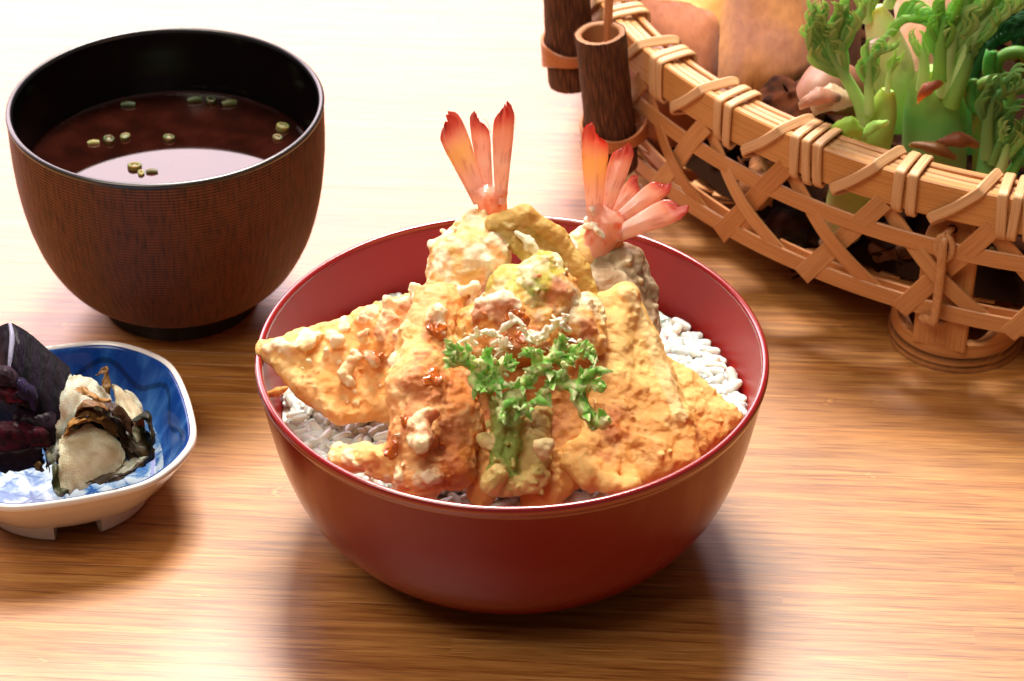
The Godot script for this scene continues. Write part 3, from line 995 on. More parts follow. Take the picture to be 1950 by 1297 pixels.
func build_rice() -> void:
	var o := thing("cooked_rice", "steamed white rice filling the red bowl under the tempura", "rice", Vector3.ZERO)
	var mb := MB.new()
	var rows := 26
	var seg := 60
	for i in rows:
		for j in seg:
			var a := TAU * j / seg
			var r := 0.0001 + 0.0655 * i / (rows - 1)
			var p := Vector3(r * sin(a), 0, r * cos(a))
			p.y = rice_height(p.x, p.z) - 0.0018
			mb.add(p, Vector3.UP)
	grid(mb, 0, rows, seg, true, func(_p): return Vector3.UP)
	part(o, "mound", mb.mesh(), M.rice)
	var shapes := []
	for v in 6:
		var g := MB.new()
		var bend := rng.randf_range(-0.0004, 0.0004)
		var half := rng.randf_range(0.0026, 0.0032)
		tube(g, smooth3([Vector3(-half, 0, bend), Vector3(-half * 0.5, 0.0001, 0), Vector3(half * 0.5, 0, 0), Vector3(half, 0, bend)], 4), [0.0006, 0.0012, 0.0015, 0.0016, 0.0015, 0.0012, 0.0006], 9, Color.WHITE, Color(0, 0, 0, 0), 0.85)
		shapes.append(g.mesh())
	# the grains that show, each one; the others as one mass
	var spots := [[-0.055, 0.034, 0.019, 130], [0.050, 0.004, 0.024, 130], [-0.022, -0.045, 0.016, 24], [-0.035, -0.01, 0.02, 16]]
	var placed := 0
	for s in spots:
		for k in s[3]:
			var a := rng.randf() * TAU
			var r: float = s[2] * sqrt(rng.randf())
			var p := Vector3(s[0] + r * cos(a), 0, s[1] + r * sin(a))
			if Vector2(p.x, p.z).length() > 0.0645:
				p *= 0.0645 / Vector2(p.x, p.z).length()
			p.y = rice_height(p.x, p.z) + rng.randf_range(-0.0018, 0.0008)
			var grain := part(o, "rice_grain", shapes[rng.randi_range(0, 5)], M.rice)
			grain.position = p
			grain.rotation = Vector3(rng.randf_range(-0.5, 0.5), rng.randf() * TAU, rng.randf_range(-0.6, 0.6))
			placed += 1
	var mm := MultiMesh.new()
	mm.transform_format = MultiMesh.TRANSFORM_3D
	mm.mesh = shapes[0]
	mm.instance_count = 2200
	for i in 2200:
		var a := rng.randf() * TAU
		var r := 0.064 * sqrt(rng.randf())
		var p := Vector3(r * cos(a), 0, r * sin(a))
		p.y = rice_height(p.x, p.z) + rng.randf_range(-0.0016, 0.0002)
		mm.set_instance_transform(i, Transform3D(Basis.from_euler(Vector3(rng.randf_range(-0.3, 0.3), rng.randf() * TAU, rng.randf_range(-0.3, 0.3))), p))
	var rest := MultiMeshInstance3D.new()
	rest.name = "rice_mass"
	rest.multimesh = mm
	rest.material_override = M.rice
	rest.set_meta("kind", "stuff")
	o.add_child(rest)

# ---------------------------------------------------------------- tempura
# crumbs of batter that stick out: pairs and threes of little balls on the prims given
func crumbs(prims: Array, count: int, small: float, big: float, col: Color, toward := Vector3(0, 0.5, 0.8)) -> Array:
	var out := []
	var n := prims.size()
	for i in int(count * 1.5):
		var p: Array = prims[rng.randi_range(0, n - 1)]
		var c: Vector3
		var r: float
		if p[1] is Vector3:
			var u := sqrt(rng.randf())
			var w := rng.randf()
			c = p[0] * (1 - u) + p[1] * u * (1 - w) + p[2] * u * w
			r = p[3]
		else:
			var t := rng.randf()
			c = p[0].lerp(p[2], t)
			r = lerpf(p[1], p[3], t)
		var d := Vector3(rng.randfn(), rng.randfn(), rng.randfn()).normalized()
		d = (d + toward * 0.55).normalized()
		c += d * r * 0.96
		var s := lerpf(small, big, pow(rng.randf(), 2.6))
		var tone: Color = (p[4] as Color).lerp(col, rng.randf_range(0.25, 0.9))
		out.append([c, s, c + Vector3(rng.randfn(), rng.randfn(), rng.randfn()) * s * 0.8, s * rng.randf_range(0.5, 0.95), tone])
		if rng.randf() < 0.45:
			var c2 := c + Vector3(rng.randfn(), rng.randfn(), rng.randfn()) * s
			out.append([c2, s * 0.7, c2 + d * s * 0.8, s * 0.5, tone])
		elif rng.randf() < 0.55:   # a thin ragged flake
			var e1 := (d + Vector3(rng.randfn(), rng.randfn(), rng.randfn()) * 0.6).normalized() * rng.randf_range(0.0012, 0.0028)
			var e2 := (e1.normalized() + Vector3(rng.randfn(), rng.randfn(), rng.randfn()) * 0.9).normalized() * rng.randf_range(0.0014, 0.0026)
			out.append([c - d * 0.0005, c + e1, c + e2, 0.00026, tone.lerp(col, 0.5)])
	return out

# one fried piece: prims of food and batter, sauce as balls [centre, radius]
func fried(called: String, label: String, category: String, prims: Array, extra: Array, opts: Dictionary) -> Node3D:
	var o := thing(called, label, category, Vector3.ZERO, "tempura pieces heaped in the red bowl")
	var off: float = taken.size() * 17.3
	jobs.append([o, prims + extra, opts, off])
	return o

var jobs := []
var made := []

# works out one piece's meshes; many run side by side
func fry(n: int) -> void:
	var opts: Dictionary = jobs[n][2]
	var off: float = jobs[n][3]
	var f := field(jobs[n][1], opts.get("cell", 0.00038), opts.get("k", 0.0018))
	var bs: float = opts.get("bubble_size", 0.0018)
	rough_up(f, opts.get("lump", 0.0012), opts.get("lump_size", 0.0075), opts.get("bubble", 0.00036), bs, off)
	rough_up(f, opts.get("grit", 0.00024), 0.0020, opts.get("bubble", 0.00036) * 0.5, bs * 0.45, off + 70.0)
	var light: Color = opts.get("light", lin(252, 236, 200))
	var sauce: Array = opts.get("sauce", [])
	var amber := lin(186, 92, 26)
	var tone: float = opts.get("tone", 0.35)
	var tint := func(p: Vector3, base: Color) -> Color:
		var a := nz.get_noise_3dv(p * 1500.0 + Vector3(off, 0, 0))
		var b := nz.get_noise_3dv(p * 4200.0 + Vector3(0, off, 0))
		var g := nc.get_noise_3dv(p * (10.0 / bs) + Vector3(off, 0, 0))
		var c := base.lerp(light, clampf(tone - 0.06 + a * 1.35 + b * 0.4 - (g + 0.55) * 0.5, 0.0, 1.0))
		var w := 0.0
		for s in sauce:
			w = maxf(w, 1.0 - p.distance_to(s[0]) / (s[1] * 0.85))
		if w > 0.0:
			c = c.lerp(amber, clampf(w * 1.9 + a * 1.3 + b * 0.5 - 0.4, 0.0, 0.8))
		return c
	var wet_mesh: ArrayMesh = null
	if opts.get("wet", true) and sauce.size():
		var wet := func(p: Vector3) -> float:
			var w := 1.0
			for s in sauce:
				w = minf(w, p.distance_to(s[0]) - s[1] * 0.52)
			return w * 0.5 + 0.0022 + 0.0042 * nz.get_noise_3dv(p * 1100.0 + Vector3(0, 0, off))
		wet_mesh = net(f, func(_p, _c): return Color.WHITE, 0.0003, wet)
	made[n] = [net(f, tint), wet_mesh]

func fry_all() -> void:
	made.resize(jobs.size())
	var id := WorkerThreadPool.add_group_task(fry, jobs.size())
	WorkerThreadPool.wait_for_group_task_completion(id)
	for n in jobs.size():
		var o: Node3D = jobs[n][0]
		part(o, jobs[n][2].get("part", "batter"), made[n][0], M.batter)
		if made[n][1] and made[n][1].get_surface_count():
			part(o, "sauce_glaze", made[n][1], M.glaze)

# a blade of a prawn's tail fan: a keeled leaf from base to tip, coloured along its length
func blade(base: Vector3, tip: Vector3, width: float, face: Vector3, bend: float, ramp: Array, twist := 0.0) -> ArrayMesh:
	var mb := MB.new()
	var axis := tip - base
	var side := axis.cross(face).normalized()
	var up := side.cross(axis).normalized()
	side = side.rotated(axis.normalized(), twist)
	up = up.rotated(axis.normalized(), twist)
	var slant := -1.0 if bend < 0.0005 else 1.0
	var rows := 27
	var cols := 13
	for s in 2:
		for i in rows:
			var u := float(i) / (rows - 1)
			var w := width * 0.5 * (0.52 + 0.48 * minf(u / 0.7, 1.0)) * (1.0 if u < 0.84 else sqrt(maxf(0.05, 1.0 - pow((u - 0.84) / 0.165, 2.6))))
			var c0 := ramp[0] as Color
			var fi := u * (ramp.size() - 1)
			var i0 := mini(int(fi), ramp.size() - 2)
			c0 = (ramp[i0] as Color).lerp(ramp[i0 + 1], fi - i0)
			for j in cols:
				var v := float(j) / (cols - 1) * 2.0 - 1.0
				var keel := width * 0.15 * (1.0 - absf(v)) * sin(PI * minf(1.0, u * 1.1 + 0.1))
				var thick := width * (0.05 + 0.09 * (1.0 - u)) * sqrt(maxf(0.0, 1.0 - v * v * v * v))
				var p := base + axis * (u + (0.09 * nz.get_noise_2d(v * 160.0, width * 90000.0) if u > 0.9 else 0.0) + 0.07 * v * slant * smoothstep(0.55, 1.0, u)) + side * w * v + up * (keel + bend * sin(u * PI) + thick * (1.0 if s == 0 else -1.0))
				var streak := nz.get_noise_2d(v * 70.0 + width * 30000.0, u * 12.0)
				var c := c0.lerp(Color(0.8, 0.25, 0.16), clampf(absf(v) * absf(v) * 0.5 - 0.25, 0.0, 0.22)).lerp(Color(0.95, 0.72, 0.6), clampf(streak * 1.6 * (1.15 - u), 0.0, 0.6)).lerp(Color(0.45, 0.06, 0.04), 0.35 * smoothstep(0.35, 0.6, absf(sin(v * 11.0 + width * 9000.0)) * nz.get_noise_2d(v * 40.0 + 9.0, u * 30.0 + width * 70000.0) * 2.0))
				mb.add(p, Vector3.UP, Vector2(v, u), c.lerp(Color.WHITE, 0.14 * (1.0 - smoothstep(0.7, 0.95, u))))
		grid(mb, s * rows * cols, rows, cols, false, func(_p): return up * (1.0 if s == 0 else -1.0))
	# fine hairs along the tip's edge
	for h in 16:
		var u := 0.80 + 0.19 * h / 15.0
		var w := width * 0.52 * sqrt(maxf(0.02, 1.0 - pow((u - 0.78) / 0.23, 2.4)))
		var b := base + axis * u + side * w * (1.0 if bend >= 0.0 else -1.0) * 0.98
		tube(mb, PackedVector3Array([b, b + (axis.normalized() * 0.5 + side * (1.0 if bend >= 0.0 else -1.0)).normalized() * rng.randf_range(0.0004, 0.0009)]), [0.00007, 0.00002], 4, lin(150, 40, 30))
	return mb.mesh()

func prawn_tail(o: Node3D, root: Vector3, root_r: float, blades: Array, segment: Array) -> void:
	var white := lin(253, 240, 232)
	var pink := lin(252, 226, 212)
	var orange := lin(250, 206, 176)
	var gold := lin(252, 206, 110)
	var red := lin(196, 40, 26)
	var dark := lin(140, 20, 16)
	for b in blades:
		var ramp := [white, white, pink, lin(251, 214, 194), lin(252, 214, 160) if b[5] else pink, lin(253, 218, 130) if b[5] else lin(251, 206, 180), lin(253, 214, 120) if b[5] else lin(250, 194, 164), lin(248, 184, 140), lin(232, 120, 96), red]
		part(o, "tail_blade", blade(b[0], b[1], b[2], b[3], b[4], ramp, b[6] if b.size() > 6 else 0.0), M.shell)
	var prims := []
	for i in segment.size() - 1:
		prims.append([segment[i], root_r * (1.0 if i == 0 else 0.85), segment[i + 1], root_r * 0.75, orange])
	for b in blades:
		prims.append([root, root_r * 0.55, b[0].lerp(b[1], 0.12), b[2] * 0.3, pink])
	var f := field(prims, 0.0005, 0.0016)
	rough_up(f, 0.0003, 0.006, 0.0001, 0.003, 3.0)
	part(o, "tail_segment", net(f, func(p, c): return c.lerp(lin(248, 216, 196), clampf(0.3 + 1.3 * nz.get_noise_3dv(p * 1800.0), 0.0, 1.0)).lerp(lin(232, 130, 84), clampf(nz.get_noise_3dv(p * 2600.0 + Vector3(70, 0, 0)) * 1.6 - 0.1, 0.0, 1.0))), M.shell)

func build_tempura() -> void:
	var cream := lin(250, 234, 200)
	var gold := lin(243, 193, 114)
	var honey := lin(231, 163, 84)
	var orange := lin(243, 176, 106)
	var olive := lin(184, 152, 66)
	var cam := Vector3(0, 0.55, 0.8)

	# --- the standing prawn
	var a := [
		[at(936, 418, -0.022), 0.0046, at(918, 452, -0.018), 0.0082, orange],
		[at(918, 452, -0.018), 0.0080, at(884, 505, -0.010), 0.0100, gold],
		[at(884, 505, -0.010), 0.0100, at(872, 560, -0.004), 0.0090, gold],
		[at(872, 560, -0.004), 0.0086, at(905, 610, 0.004), 0.0070, honey],
		[at(935, 480, -0.010), 0.0062, at(925, 560, -0.002), 0.0060, orange],
	]
	var ex := crumbs(a, 46, 0.0005, 0.0019, cream, Vector3(-0.9, 0.5, 0.1))
	for q in [[846, 474, -0.012], [824, 470, -0.012], [838, 505, -0.010], [822, 520, -0.008], [868, 452, -0.016], [880, 430, -0.018], [826, 545, -0.006]]:
		var c := at(q[0], q[1], q[2])
		ex.append([c, 0.0013, c + Vector3(-0.0008, 0.0016, 0), 0.0009, cream])
		ex.append([c, 0.0013, at(880, 510, -0.010), 0.0026, cream])
	ex.append([at(878, 556, 0.004), 0.0013, at(905, 545, 0.0035), 0.0013, cream])
	ex.append([at(905, 545, 0.0035), 0.0013, at(900, 575, 0.005), 0.0011, cream])
	var o := fried("prawn_tempura", "upright battered prawn with three open tail blades, topmost of the heap", "tempura", a, ex, {"sauce": [[at(938, 560, 0.002), 0.008]], "tone": 0.5})
	var f1 := Vector3(0.05, 0.35, 0.93)
	prawn_tail(o, at(936, 392, -0.021), 0.0046, [
		[at(915, 385, -0.021), at(851, 228, -0.031), 0.0078, Vector3(0.25, 0.3, 0.9), 0.0006, true],
		[at(930, 375, -0.023), at(911, 226, -0.034), 0.0052, f1, 0.0004, false],
		[at(954, 388, -0.018), at(961, 206, -0.027), 0.0062, Vector3(-0.35, 0.3, 0.9), 0.0006, false],
	], [at(940, 425, -0.0215), at(938, 400, -0.021), at(940, 384, -0.0205)])

	# --- the prawn behind, its tail spread to the right
	var b := [
		[at(1150, 452, -0.026), 0.0056, at(1122, 486, -0.024), 0.0080, orange],
		[at(1122, 486, -0.024), 0.0076, at(1060, 560, -0.016), 0.0090, gold],
	]
	ex = []
	for q in [[1108, 440, -0.026, 0.0018], [1118, 418, -0.027, 0.0016], [1128, 405, -0.026, 0.0013], [1100, 452, -0.024, 0.002], [1078, 458, -0.022, 0.002], [1064, 452, -0.022, 0.0014], [1132, 430, -0.022, 0.0014], [1088, 470, -0.020, 0.002], [1128, 398, -0.025, 0.001], [1138, 440, -0.020, 0.0012]]:
		var c := at(q[0], q[1], q[2])
		ex.append([c, q[3] * 0.85, c + Vector3(rng.randfn(), rng.randfn(), rng.randfn()) * 0.0012, q[3] * 0.7, lin(254, 240, 220)])
	o = fried("prawn_tempura", "battered prawn behind the heap with five red tail blades fanned right", "tempura", b, ex, {"tone": 0.1, "bubble": 0.0002, "lump": 0.0006, "light": lin(246, 190, 130)})
	prawn_tail(o, at(1155, 425, -0.026), 0.0058, [
		[at(1132, 420, -0.025), at(1134, 246, -0.033), 0.0076, Vector3(0.1, 0.3, 0.9), -0.0006, true],
		[at(1148, 418, -0.027), at(1190, 280, -0.036), 0.0062, Vector3(-0.2, 0.35, 0.9), 0.0006, false],
		[at(1160, 418, -0.028), at(1213, 345, -0.034), 0.0046, Vector3(-0.3, 0.4, 0.85), 0.0003, false],
		[at(1168, 424, -0.026), at(1268, 350, -0.032), 0.0058, Vector3(-0.3, 0.5, 0.8), 0.0006, false],
		[at(1166, 452, -0.022), at(1297, 392, -0.024), 0.0074, Vector3(0.0, 0.75, 0.65), 0.0009, false],
	], [at(1132, 478, -0.0225), at(1148, 446, -0.024), at(1160, 430, -0.0245)])

	# --- olive leaf-like half pepper in front of them
	var c_ := [
		[at(940, 432, -0.014), at(1000, 412, -0.016), at(1010, 500, -0.004), 0.0016, olive],
		[at(1000, 412, -0.016), at(1072, 480, -0.012), at(1010, 500, -0.004), 0.0016, olive],
		[at(1072, 480, -0.012), at(1128, 585, -0.004), at(1010, 500, -0.004), 0.0017, olive],
		[at(1128, 585, -0.004), at(1070, 610, 0.002), at(1010, 500, -0.004), 0.0018, olive],
		[at(1070, 610, 0.002), at(1000, 590, 0.003), at(1010, 500, -0.004), 0.0018, olive],
	]
	for q in [[at(940, 425, -0.013), at(1000, 410, -0.014)], [at(1000, 410, -0.014), at(1060, 450, -0.013)], [at(1060, 450, -0.013), at(1105, 515, -0.008)], [at(1105, 515, -0.008), at(1132, 590, -0.002)]]:
		c_.append([q[0], 0.0026, q[1], 0.0026, lin(206, 168, 84)])
	ex = [[at(985, 445, -0.008), 0.0009, at(1012, 462, -0.006), 0.0011, cream], [at(1012, 462, -0.006), 0.0011, at(1022, 486, -0.004), 0.0009, cream], [at(1000, 455, -0.007), 0.0013, at(1006, 470, -0.006), 0.001, cream]]
	fried("pepper_tempura", "olive green half pepper in thin batter leaning under the upright prawn's tail", "tempura", c_, ex + crumbs(c_, 16, 0.0004, 0.0010, lin(230, 204, 140)), {"tone": 0.02, "light": lin(222, 190, 116), "bubble": 0.0003, "lump": 0.0008, "sauce": [[at(1085, 560, 0.002), 0.007]]})

	# --- knobbly yellow-green bud in the middle
	var d := [
		[at(972, 548, 0.004), 0.0068, at(985, 560, 0.006), 0.0064, lin(206, 196, 96)],
		[at(1040, 515, 0.002), 0.0054, at(1030, 540, 0.006), 0.0056, lin(196, 180, 66)],
		[at(1062, 560, 0.007), 0.0062, at(1050, 600, 0.011), 0.0058, honey],
		[at(1005, 575, 0.010), 0.0050, at(1020, 600, 0.012), 0.0050, lin(222, 190, 96)],
		[at(1012, 530, 0.006), 0.0044, at(1020, 560, 0.009), 0.0048, lin(150, 150, 40)],
	]
	fried("flower_bud_tempura", "knobbly yellow-green fried bud in the middle of the heap", "tempura", d, crumbs(d, 26, 0.0005, 0.0013, lin(248, 232, 180)), {"tone": 0.3, "sauce": [[at(1055, 560, 0.013), 0.008], [at(1030, 520, 0.010), 0.004]], "k": 0.0016})

	# --- brown crusty batter across the heap, just above the green leaves
	var e := [
		[at(905, 620, 0.012), 0.0058, at(960, 605, 0.014), 0.0062, honey],
		[at(960, 605, 0.014), 0.0060, at(1030, 620, 0.015), 0.0056, honey],
		[at(930, 655, 0.018), 0.0058, at(1010, 655, 0.020), 0.0058, lin(206, 128, 52)],
		[at(1030, 620, 0.015), 0.0050, at(1050, 660, 0.018), 0.0050, honey],
		[at(890, 640, 0.014), 0.0046, at(900, 665, 0.018), 0.0046, lin(222, 170, 90)],
	]
	ex = [[at(912, 578, 0.014), 0.0018, at(960, 572, 0.015), 0.0020, cream], [at(960, 572, 0.015), 0.0018, at(982, 582, 0.016), 0.0012, cream], [at(905, 598, 0.016), 0.0014, at(932, 590, 0.017), 0.0013, cream]]
	fried("vegetable_tempura", "crusty brown fried lump with wet sauce just above the green leaves", "tempura", e, ex + crumbs(e, 46, 0.0005, 0.0016, lin(244, 216, 164)), {"tone": 0.15, "sauce": [[at(910, 610, 0.020), 0.008], [at(970, 602, 0.021), 0.012], [at(1000, 640, 0.022), 0.009]]})

	# --- small crust at the right of it
	var f := [[at(1090, 600, 0.010), 0.0044, at(1120, 585, 0.006), 0.0044, gold], [at(1105, 620, 0.013), 0.0046, at(1130, 650, 0.015), 0.0040, honey], [at(1130, 600, 0.008), 0.0030, at(1135, 640, 0.013), 0.0030, gold]]
	fried("vegetable_tempura", "small golden fried scrap with a sauce drop left of the tall slab", "tempura", f, crumbs(f, 30, 0.0004, 0.0013, lin(248, 224, 170)), {"tone": 0.3, "sauce": [[at(1125, 625, 0.017), 0.006]]})

	# --- the fish fillet at the left, its tip on the rim
	var g := [
		[at(508, 668, 0.000), at(700, 612, -0.008), at(590, 742, 0.012), 0.0030, gold],
		[at(700, 612, -0.008), at(745, 770, 0.016), at(590, 742, 0.012), 0.0036, honey],
		[at(700, 612, -0.008), at(840, 575, -0.006), at(800, 690, 0.012), 0.0044, orange],
		[at(700, 612, -0.008), at(800, 690, 0.012), at(745, 770, 0.016), 0.0042, honey],
		[at(590, 742, 0.012), at(745, 770, 0.016), at(650, 792, 0.020), 0.0028, honey],
	]
	ex = []
	for q in [[512, 664, 0.002, 0.0017], [530, 656, 0.002, 0.002], [552, 662, 0.004, 0.0018], [575, 650, 0.001, 0.0018], [600, 642, 0.0, 0.0016], [632, 640, -0.001, 0.002], [655, 625, -0.003, 0.0017], [690, 605, -0.004, 0.002], [706, 598, -0.005, 0.0024], [745, 588, -0.004, 0.0018], [770, 578, -0.004, 0.0026], [800, 572, -0.003, 0.003], [658, 710, 0.013, 0.0026], [664, 725, 0.014, 0.0014], [640, 650, 0.003, 0.0018], [620, 668, 0.005, 0.0014], [690, 640, 0.002, 0.0022], [590, 655, 0.004, 0.0016], [712, 690, 0.012, 0.002], [590, 690, 0.009, 0.0008], [578, 702, 0.010, 0.0007], [600, 700, 0.010, 0.0007], [740, 610, 0.0, 0.0028], [760, 640, 0.006, 0.002]]:
		var c := at(q[0], q[1], q[2])
		ex.append([c, q[3] * 0.85, c + Vector3(rng.randfn(), rng.randfn(), rng.randfn()) * q[3] * 0.7, q[3] * 0.65, cream.lerp(gold, rng.randf() * 0.5)])
	fried("fish_tempura", "pointed golden fish fillet at the left with its tip over the bowl's rim", "tempura", g, ex + crumbs(g, 50, 0.0004, 0.0013, cream), {"tone": 0.12, "light": lin(246, 206, 140), "lump": 0.0013, "sauce": [[at(710, 650, 0.010), 0.012], [at(660, 610, -0.001), 0.008], [at(760, 590, 0.002), 0.009], [at(790, 660, 0.014), 0.013]]})

	# --- the long prawn down the front at the left of the leaves
	var h := [
		[at(835, 590, 0.006), 0.0078, at(815, 650, 0.016), 0.0074, orange],
		[at(815, 650, 0.016), 0.0074, at(800, 740, 0.030), 0.0086, gold],
		[at(800, 740, 0.030), 0.0088, at(805, 830, 0.041), 0.0084, orange],
		[at(805, 830, 0.041), 0.0080, at(800, 905, 0.049), 0.0072, orange],
		[at(860, 690, 0.020), 0.0070, at(865, 800, 0.036), 0.0076, lin(226, 140, 66)],
		[at(865, 800, 0.036), 0.0076, at(860, 890, 0.047), 0.0064, lin(226, 140, 66)],
		[at(720, 880, 0.044), 0.0046, at(790, 870, 0.046), 0.0060, gold],
		[at(650, 876, 0.0405), 0.0036, at(700, 872, 0.043), 0.0040, gold],
	]
	ex = []
	for q in [[760, 690, 0.020, 0.0036], [765, 670, 0.017, 0.0024], [790, 700, 0.026, 0.0030], [772, 725, 0.027, 0.0030], [778, 745, 0.030, 0.0022], [825, 610, 0.016, 0.0026], [838, 640, 0.021, 0.0022], [800, 620, 0.012, 0.0026], [810, 660, 0.022, 0.0026], [795, 810, 0.048, 0.0032], [792, 840, 0.052, 0.0034], [810, 832, 0.052, 0.0024], [640, 872, 0.041, 0.0024], [665, 868, 0.043, 0.0024], [775, 915, 0.052, 0.0026], [800, 910, 0.054, 0.0028], [825, 905, 0.055, 0.0024], [760, 920, 0.052, 0.0018], [858, 735, 0.032, 0.0014], [850, 755, 0.034, 0.0018], [855, 772, 0.037, 0.0014], [700, 900, 0.047, 0.0014], [702, 918, 0.048, 0.001]]:
		var c := at(q[0], q[1], q[2])
		ex.append([c, q[3] * 0.85, c + Vector3(rng.randfn(), rng.randfn(), rng.randfn()) * q[3] * 0.6, q[3] * 0.65, cream.lerp(gold, rng.randf() * 0.5)])
	fried("prawn_tempura", "long prawn in saucy batter running down the front left of the green leaves", "tempura", h, ex + crumbs(h, 60, 0.0004, 0.0014, cream), {"tone": 0.12, "light": lin(248, 210, 150), "lump": 0.0013, "sauce": [[at(830, 720, 0.034), 0.013], [at(845, 830, 0.049), 0.014], [at(745, 850, 0.046), 0.009], [at(830, 640, 0.022), 0.008], [at(780, 800, 0.044), 0.007], [at(860, 900, 0.052), 0.010], [at(720, 880, 0.049), 0.006]]})

	# --- the tall slab at the right
	var i := [
		[at(1150, 582, -0.002), at(1192, 560, -0.004), at(1170, 720, 0.018), 0.0032, gold],
		[at(1192, 560, -0.004), at(1236, 660, 0.004), at(1170, 720, 0.018), 0.0034, gold],
		[at(1236, 660, 0.004), at(1290, 800, 0.024), at(1170, 720, 0.018), 0.0038, gold],
		[at(1290, 800, 0.024), at(1302, 870, 0.034), at(1170, 840, 0.036), 0.0038, honey],
		[at(1290, 800, 0.024), at(1170, 840, 0.036), at(1170, 720, 0.018), 0.0038, honey],
		[at(1302, 870, 0.034), at(1170, 840, 0.036), at(1190, 920, 0.046), 0.0036, honey],
		[at(1150, 582, -0.002), at(1170, 720, 0.018), at(1140, 740, 0.022), 0.0030, honey],
		[at(1140, 740, 0.022), at(1170, 840, 0.036), at(1120, 850, 0.040), 0.0034, honey],
	]
	ex = [[at(1236, 650, 0.006), 0.0024, at(1290, 790, 0.026), 0.0024, lin(240, 204, 140)], [at(1192, 558, -0.002), 0.0024, at(1234, 650, 0.006), 0.0022, lin(240, 204, 140)]]
	# the curl of batter at its foot
	for q in [[1108, 862, 0.042, 0.0034], [1104, 890, 0.046, 0.0038], [1124, 912, 0.050, 0.0034], [1160, 922, 0.052, 0.0030], [1200, 918, 0.048, 0.0028]]:
		var c := at(q[0], q[1], q[2])
		ex.append([c, q[3], c + Vector3(rng.randfn(), rng.randfn(), rng.randfn()) * 0.002, q[3] * 0.8, gold.lerp(honey, rng.randf())])
		ex.append([c, q[3] * 0.8, at(1170, 850, 0.036), 0.0030, honey])
	fried("bamboo_shoot_tempura", "tall golden slab standing at the right of the green leaves", "tempura", i, ex + crumbs(i, 60, 0.0003, 0.0009, lin(236, 196, 130)), {"tone": 0.15, "light": lin(232, 184, 112), "lump": 0.0012, "lump_size": 0.009, "bubble": 0.0003, "bubble_size": 0.0018, "sauce": [[at(1180, 800, 0.036), 0.010], [at(1160, 845, 0.045), 0.008]], "wet": true})

	# --- the low slab at the far right
	var j := [
		[at(1268, 700, 0.006), at(1312, 728, 0.008), at(1300, 790, 0.020), 0.0030, gold],
		[at(1312, 728, 0.008), at(1388, 800, 0.016), at(1300, 790, 0.020), 0.0032, gold],
		[at(1388, 800, 0.016), at(1330, 850, 0.027), at(1300, 790, 0.020), 0.0034, honey],
		[at(1300, 790, 0.020), at(1330, 850, 0.027), at(1290, 860, 0.030), 0.0030, honey],
	]
	fried("vegetable_tempura", "low golden slice at the right with its corner near the bowl's rim", "tempura", j, crumbs(j, 34, 0.0003, 0.0010, lin(244, 214, 150)), {"tone": 0.2, "light": lin(240, 196, 120), "sauce": [[at(1310, 820, 0.027), 0.006]], "wet": false})

	# --- the grey mushroom behind
	var m := [
		[at(1140, 520, -0.020), 0.0072, at(1175, 515, -0.022), 0.0080, lin(160, 134, 98)],
		[at(1175, 515, -0.022), 0.0078, at(1205, 565, -0.016), 0.0074, lin(146, 120, 88)],
		[at(1150, 560, -0.012), 0.0080, at(1205, 600, -0.010), 0.0070, lin(160, 130, 94)],
		[at(1205, 600, -0.010), 0.0060, at(1225, 625, -0.006), 0.0046, lin(150, 112, 70)],
	]
	fried("mushroom_tempura", "grey brown fried mushroom at the back right behind the tall slab", "tempura", m, crumbs(m, 40, 0.0004, 0.0013, lin(206, 184, 144)), {"tone": 0.2, "light": lin(216, 196, 160), "lump": 0.0014, "bubble": 0.0003})

	# --- what lies under the sprig
	var fl := [
		[at(960, 690, 0.016), at(1080, 690, 0.016), at(1000, 860, 0.038), 0.0060, honey],
		[at(1080, 690, 0.016), at(1090, 850, 0.036), at(1000, 860, 0.038), 0.0058, lin(206, 128, 52)],
		[at(900, 760, 0.026), at(1000, 860, 0.038), at(920, 930, 0.046), 0.0046, honey],
		[at(1000, 860, 0.038), at(1110, 860, 0.038), at(1030, 950, 0.049), 0.0050, honey],
	]
	fried("vegetable_tempura", "saucy brown fried slice lying under the green sprig's stems", "tempura", fl, crumbs(fl, 46, 0.0005, 0.0014, lin(236, 200, 140)), {"tone": 0.05, "light": lin(222, 160, 84), "wet": false, "cell": 0.0005, "sauce": [[at(1000, 740, 0.030), 0.020]]})

	# --- the green sprig down the front
	var leafy := lin(146, 206, 86)
	var stem := lin(142, 160, 70)
	var pale := lin(214, 206, 140)
	var khaki := lin(190, 156, 88)
	var z0 := func(y: float) -> float: return lerpf(0.026, 0.055, clampf((y - 640.0) / 300.0, 0.0, 1.0))
	var L := func(x: float, y: float, dz := 0.0) -> Vector3:   # places seen in an enlarged view of the sprig
		var yy := 560.0 + y / 3.047
		return at(820.0 + x / 3.047, yy, z0.call(yy) + dz)
	var st := []
	for q in [[[330, 550], [370, 640], [400, 760], [385, 900], [370, 1050], [375, 1110]], [[470, 660], [490, 760], [490, 880], [460, 980], [440, 1060], [450, 1120]]]:
		for k in q.size() - 1:
			st.append([L.call(q[k][0], q[k][1]), 0.0012 + 0.0001 * k, L.call(q[k + 1][0], q[k + 1][1]), 0.0013 + 0.0002 * k, stem if k < 4 else khaki])
	var murky := lin(170, 150, 70)
	st.append([L.call(380, 720, -0.002), L.call(500, 760, -0.002), L.call(400, 1060, -0.001), 0.0017, murky])
	st.append([L.call(500, 760, -0.002), L.call(470, 1080, -0.001), L.call(400, 1060, -0.001), 0.0018, murky])
	st.append([L.call(500, 700, -0.004), L.call(640, 700, -0.005), L.call(560, 1060, -0.002), 0.0024, khaki])
	st.append([L.call(640, 700, -0.005), L.call(650, 960, -0.003), L.call(560, 1060, -0.002), 0.0024, khaki])
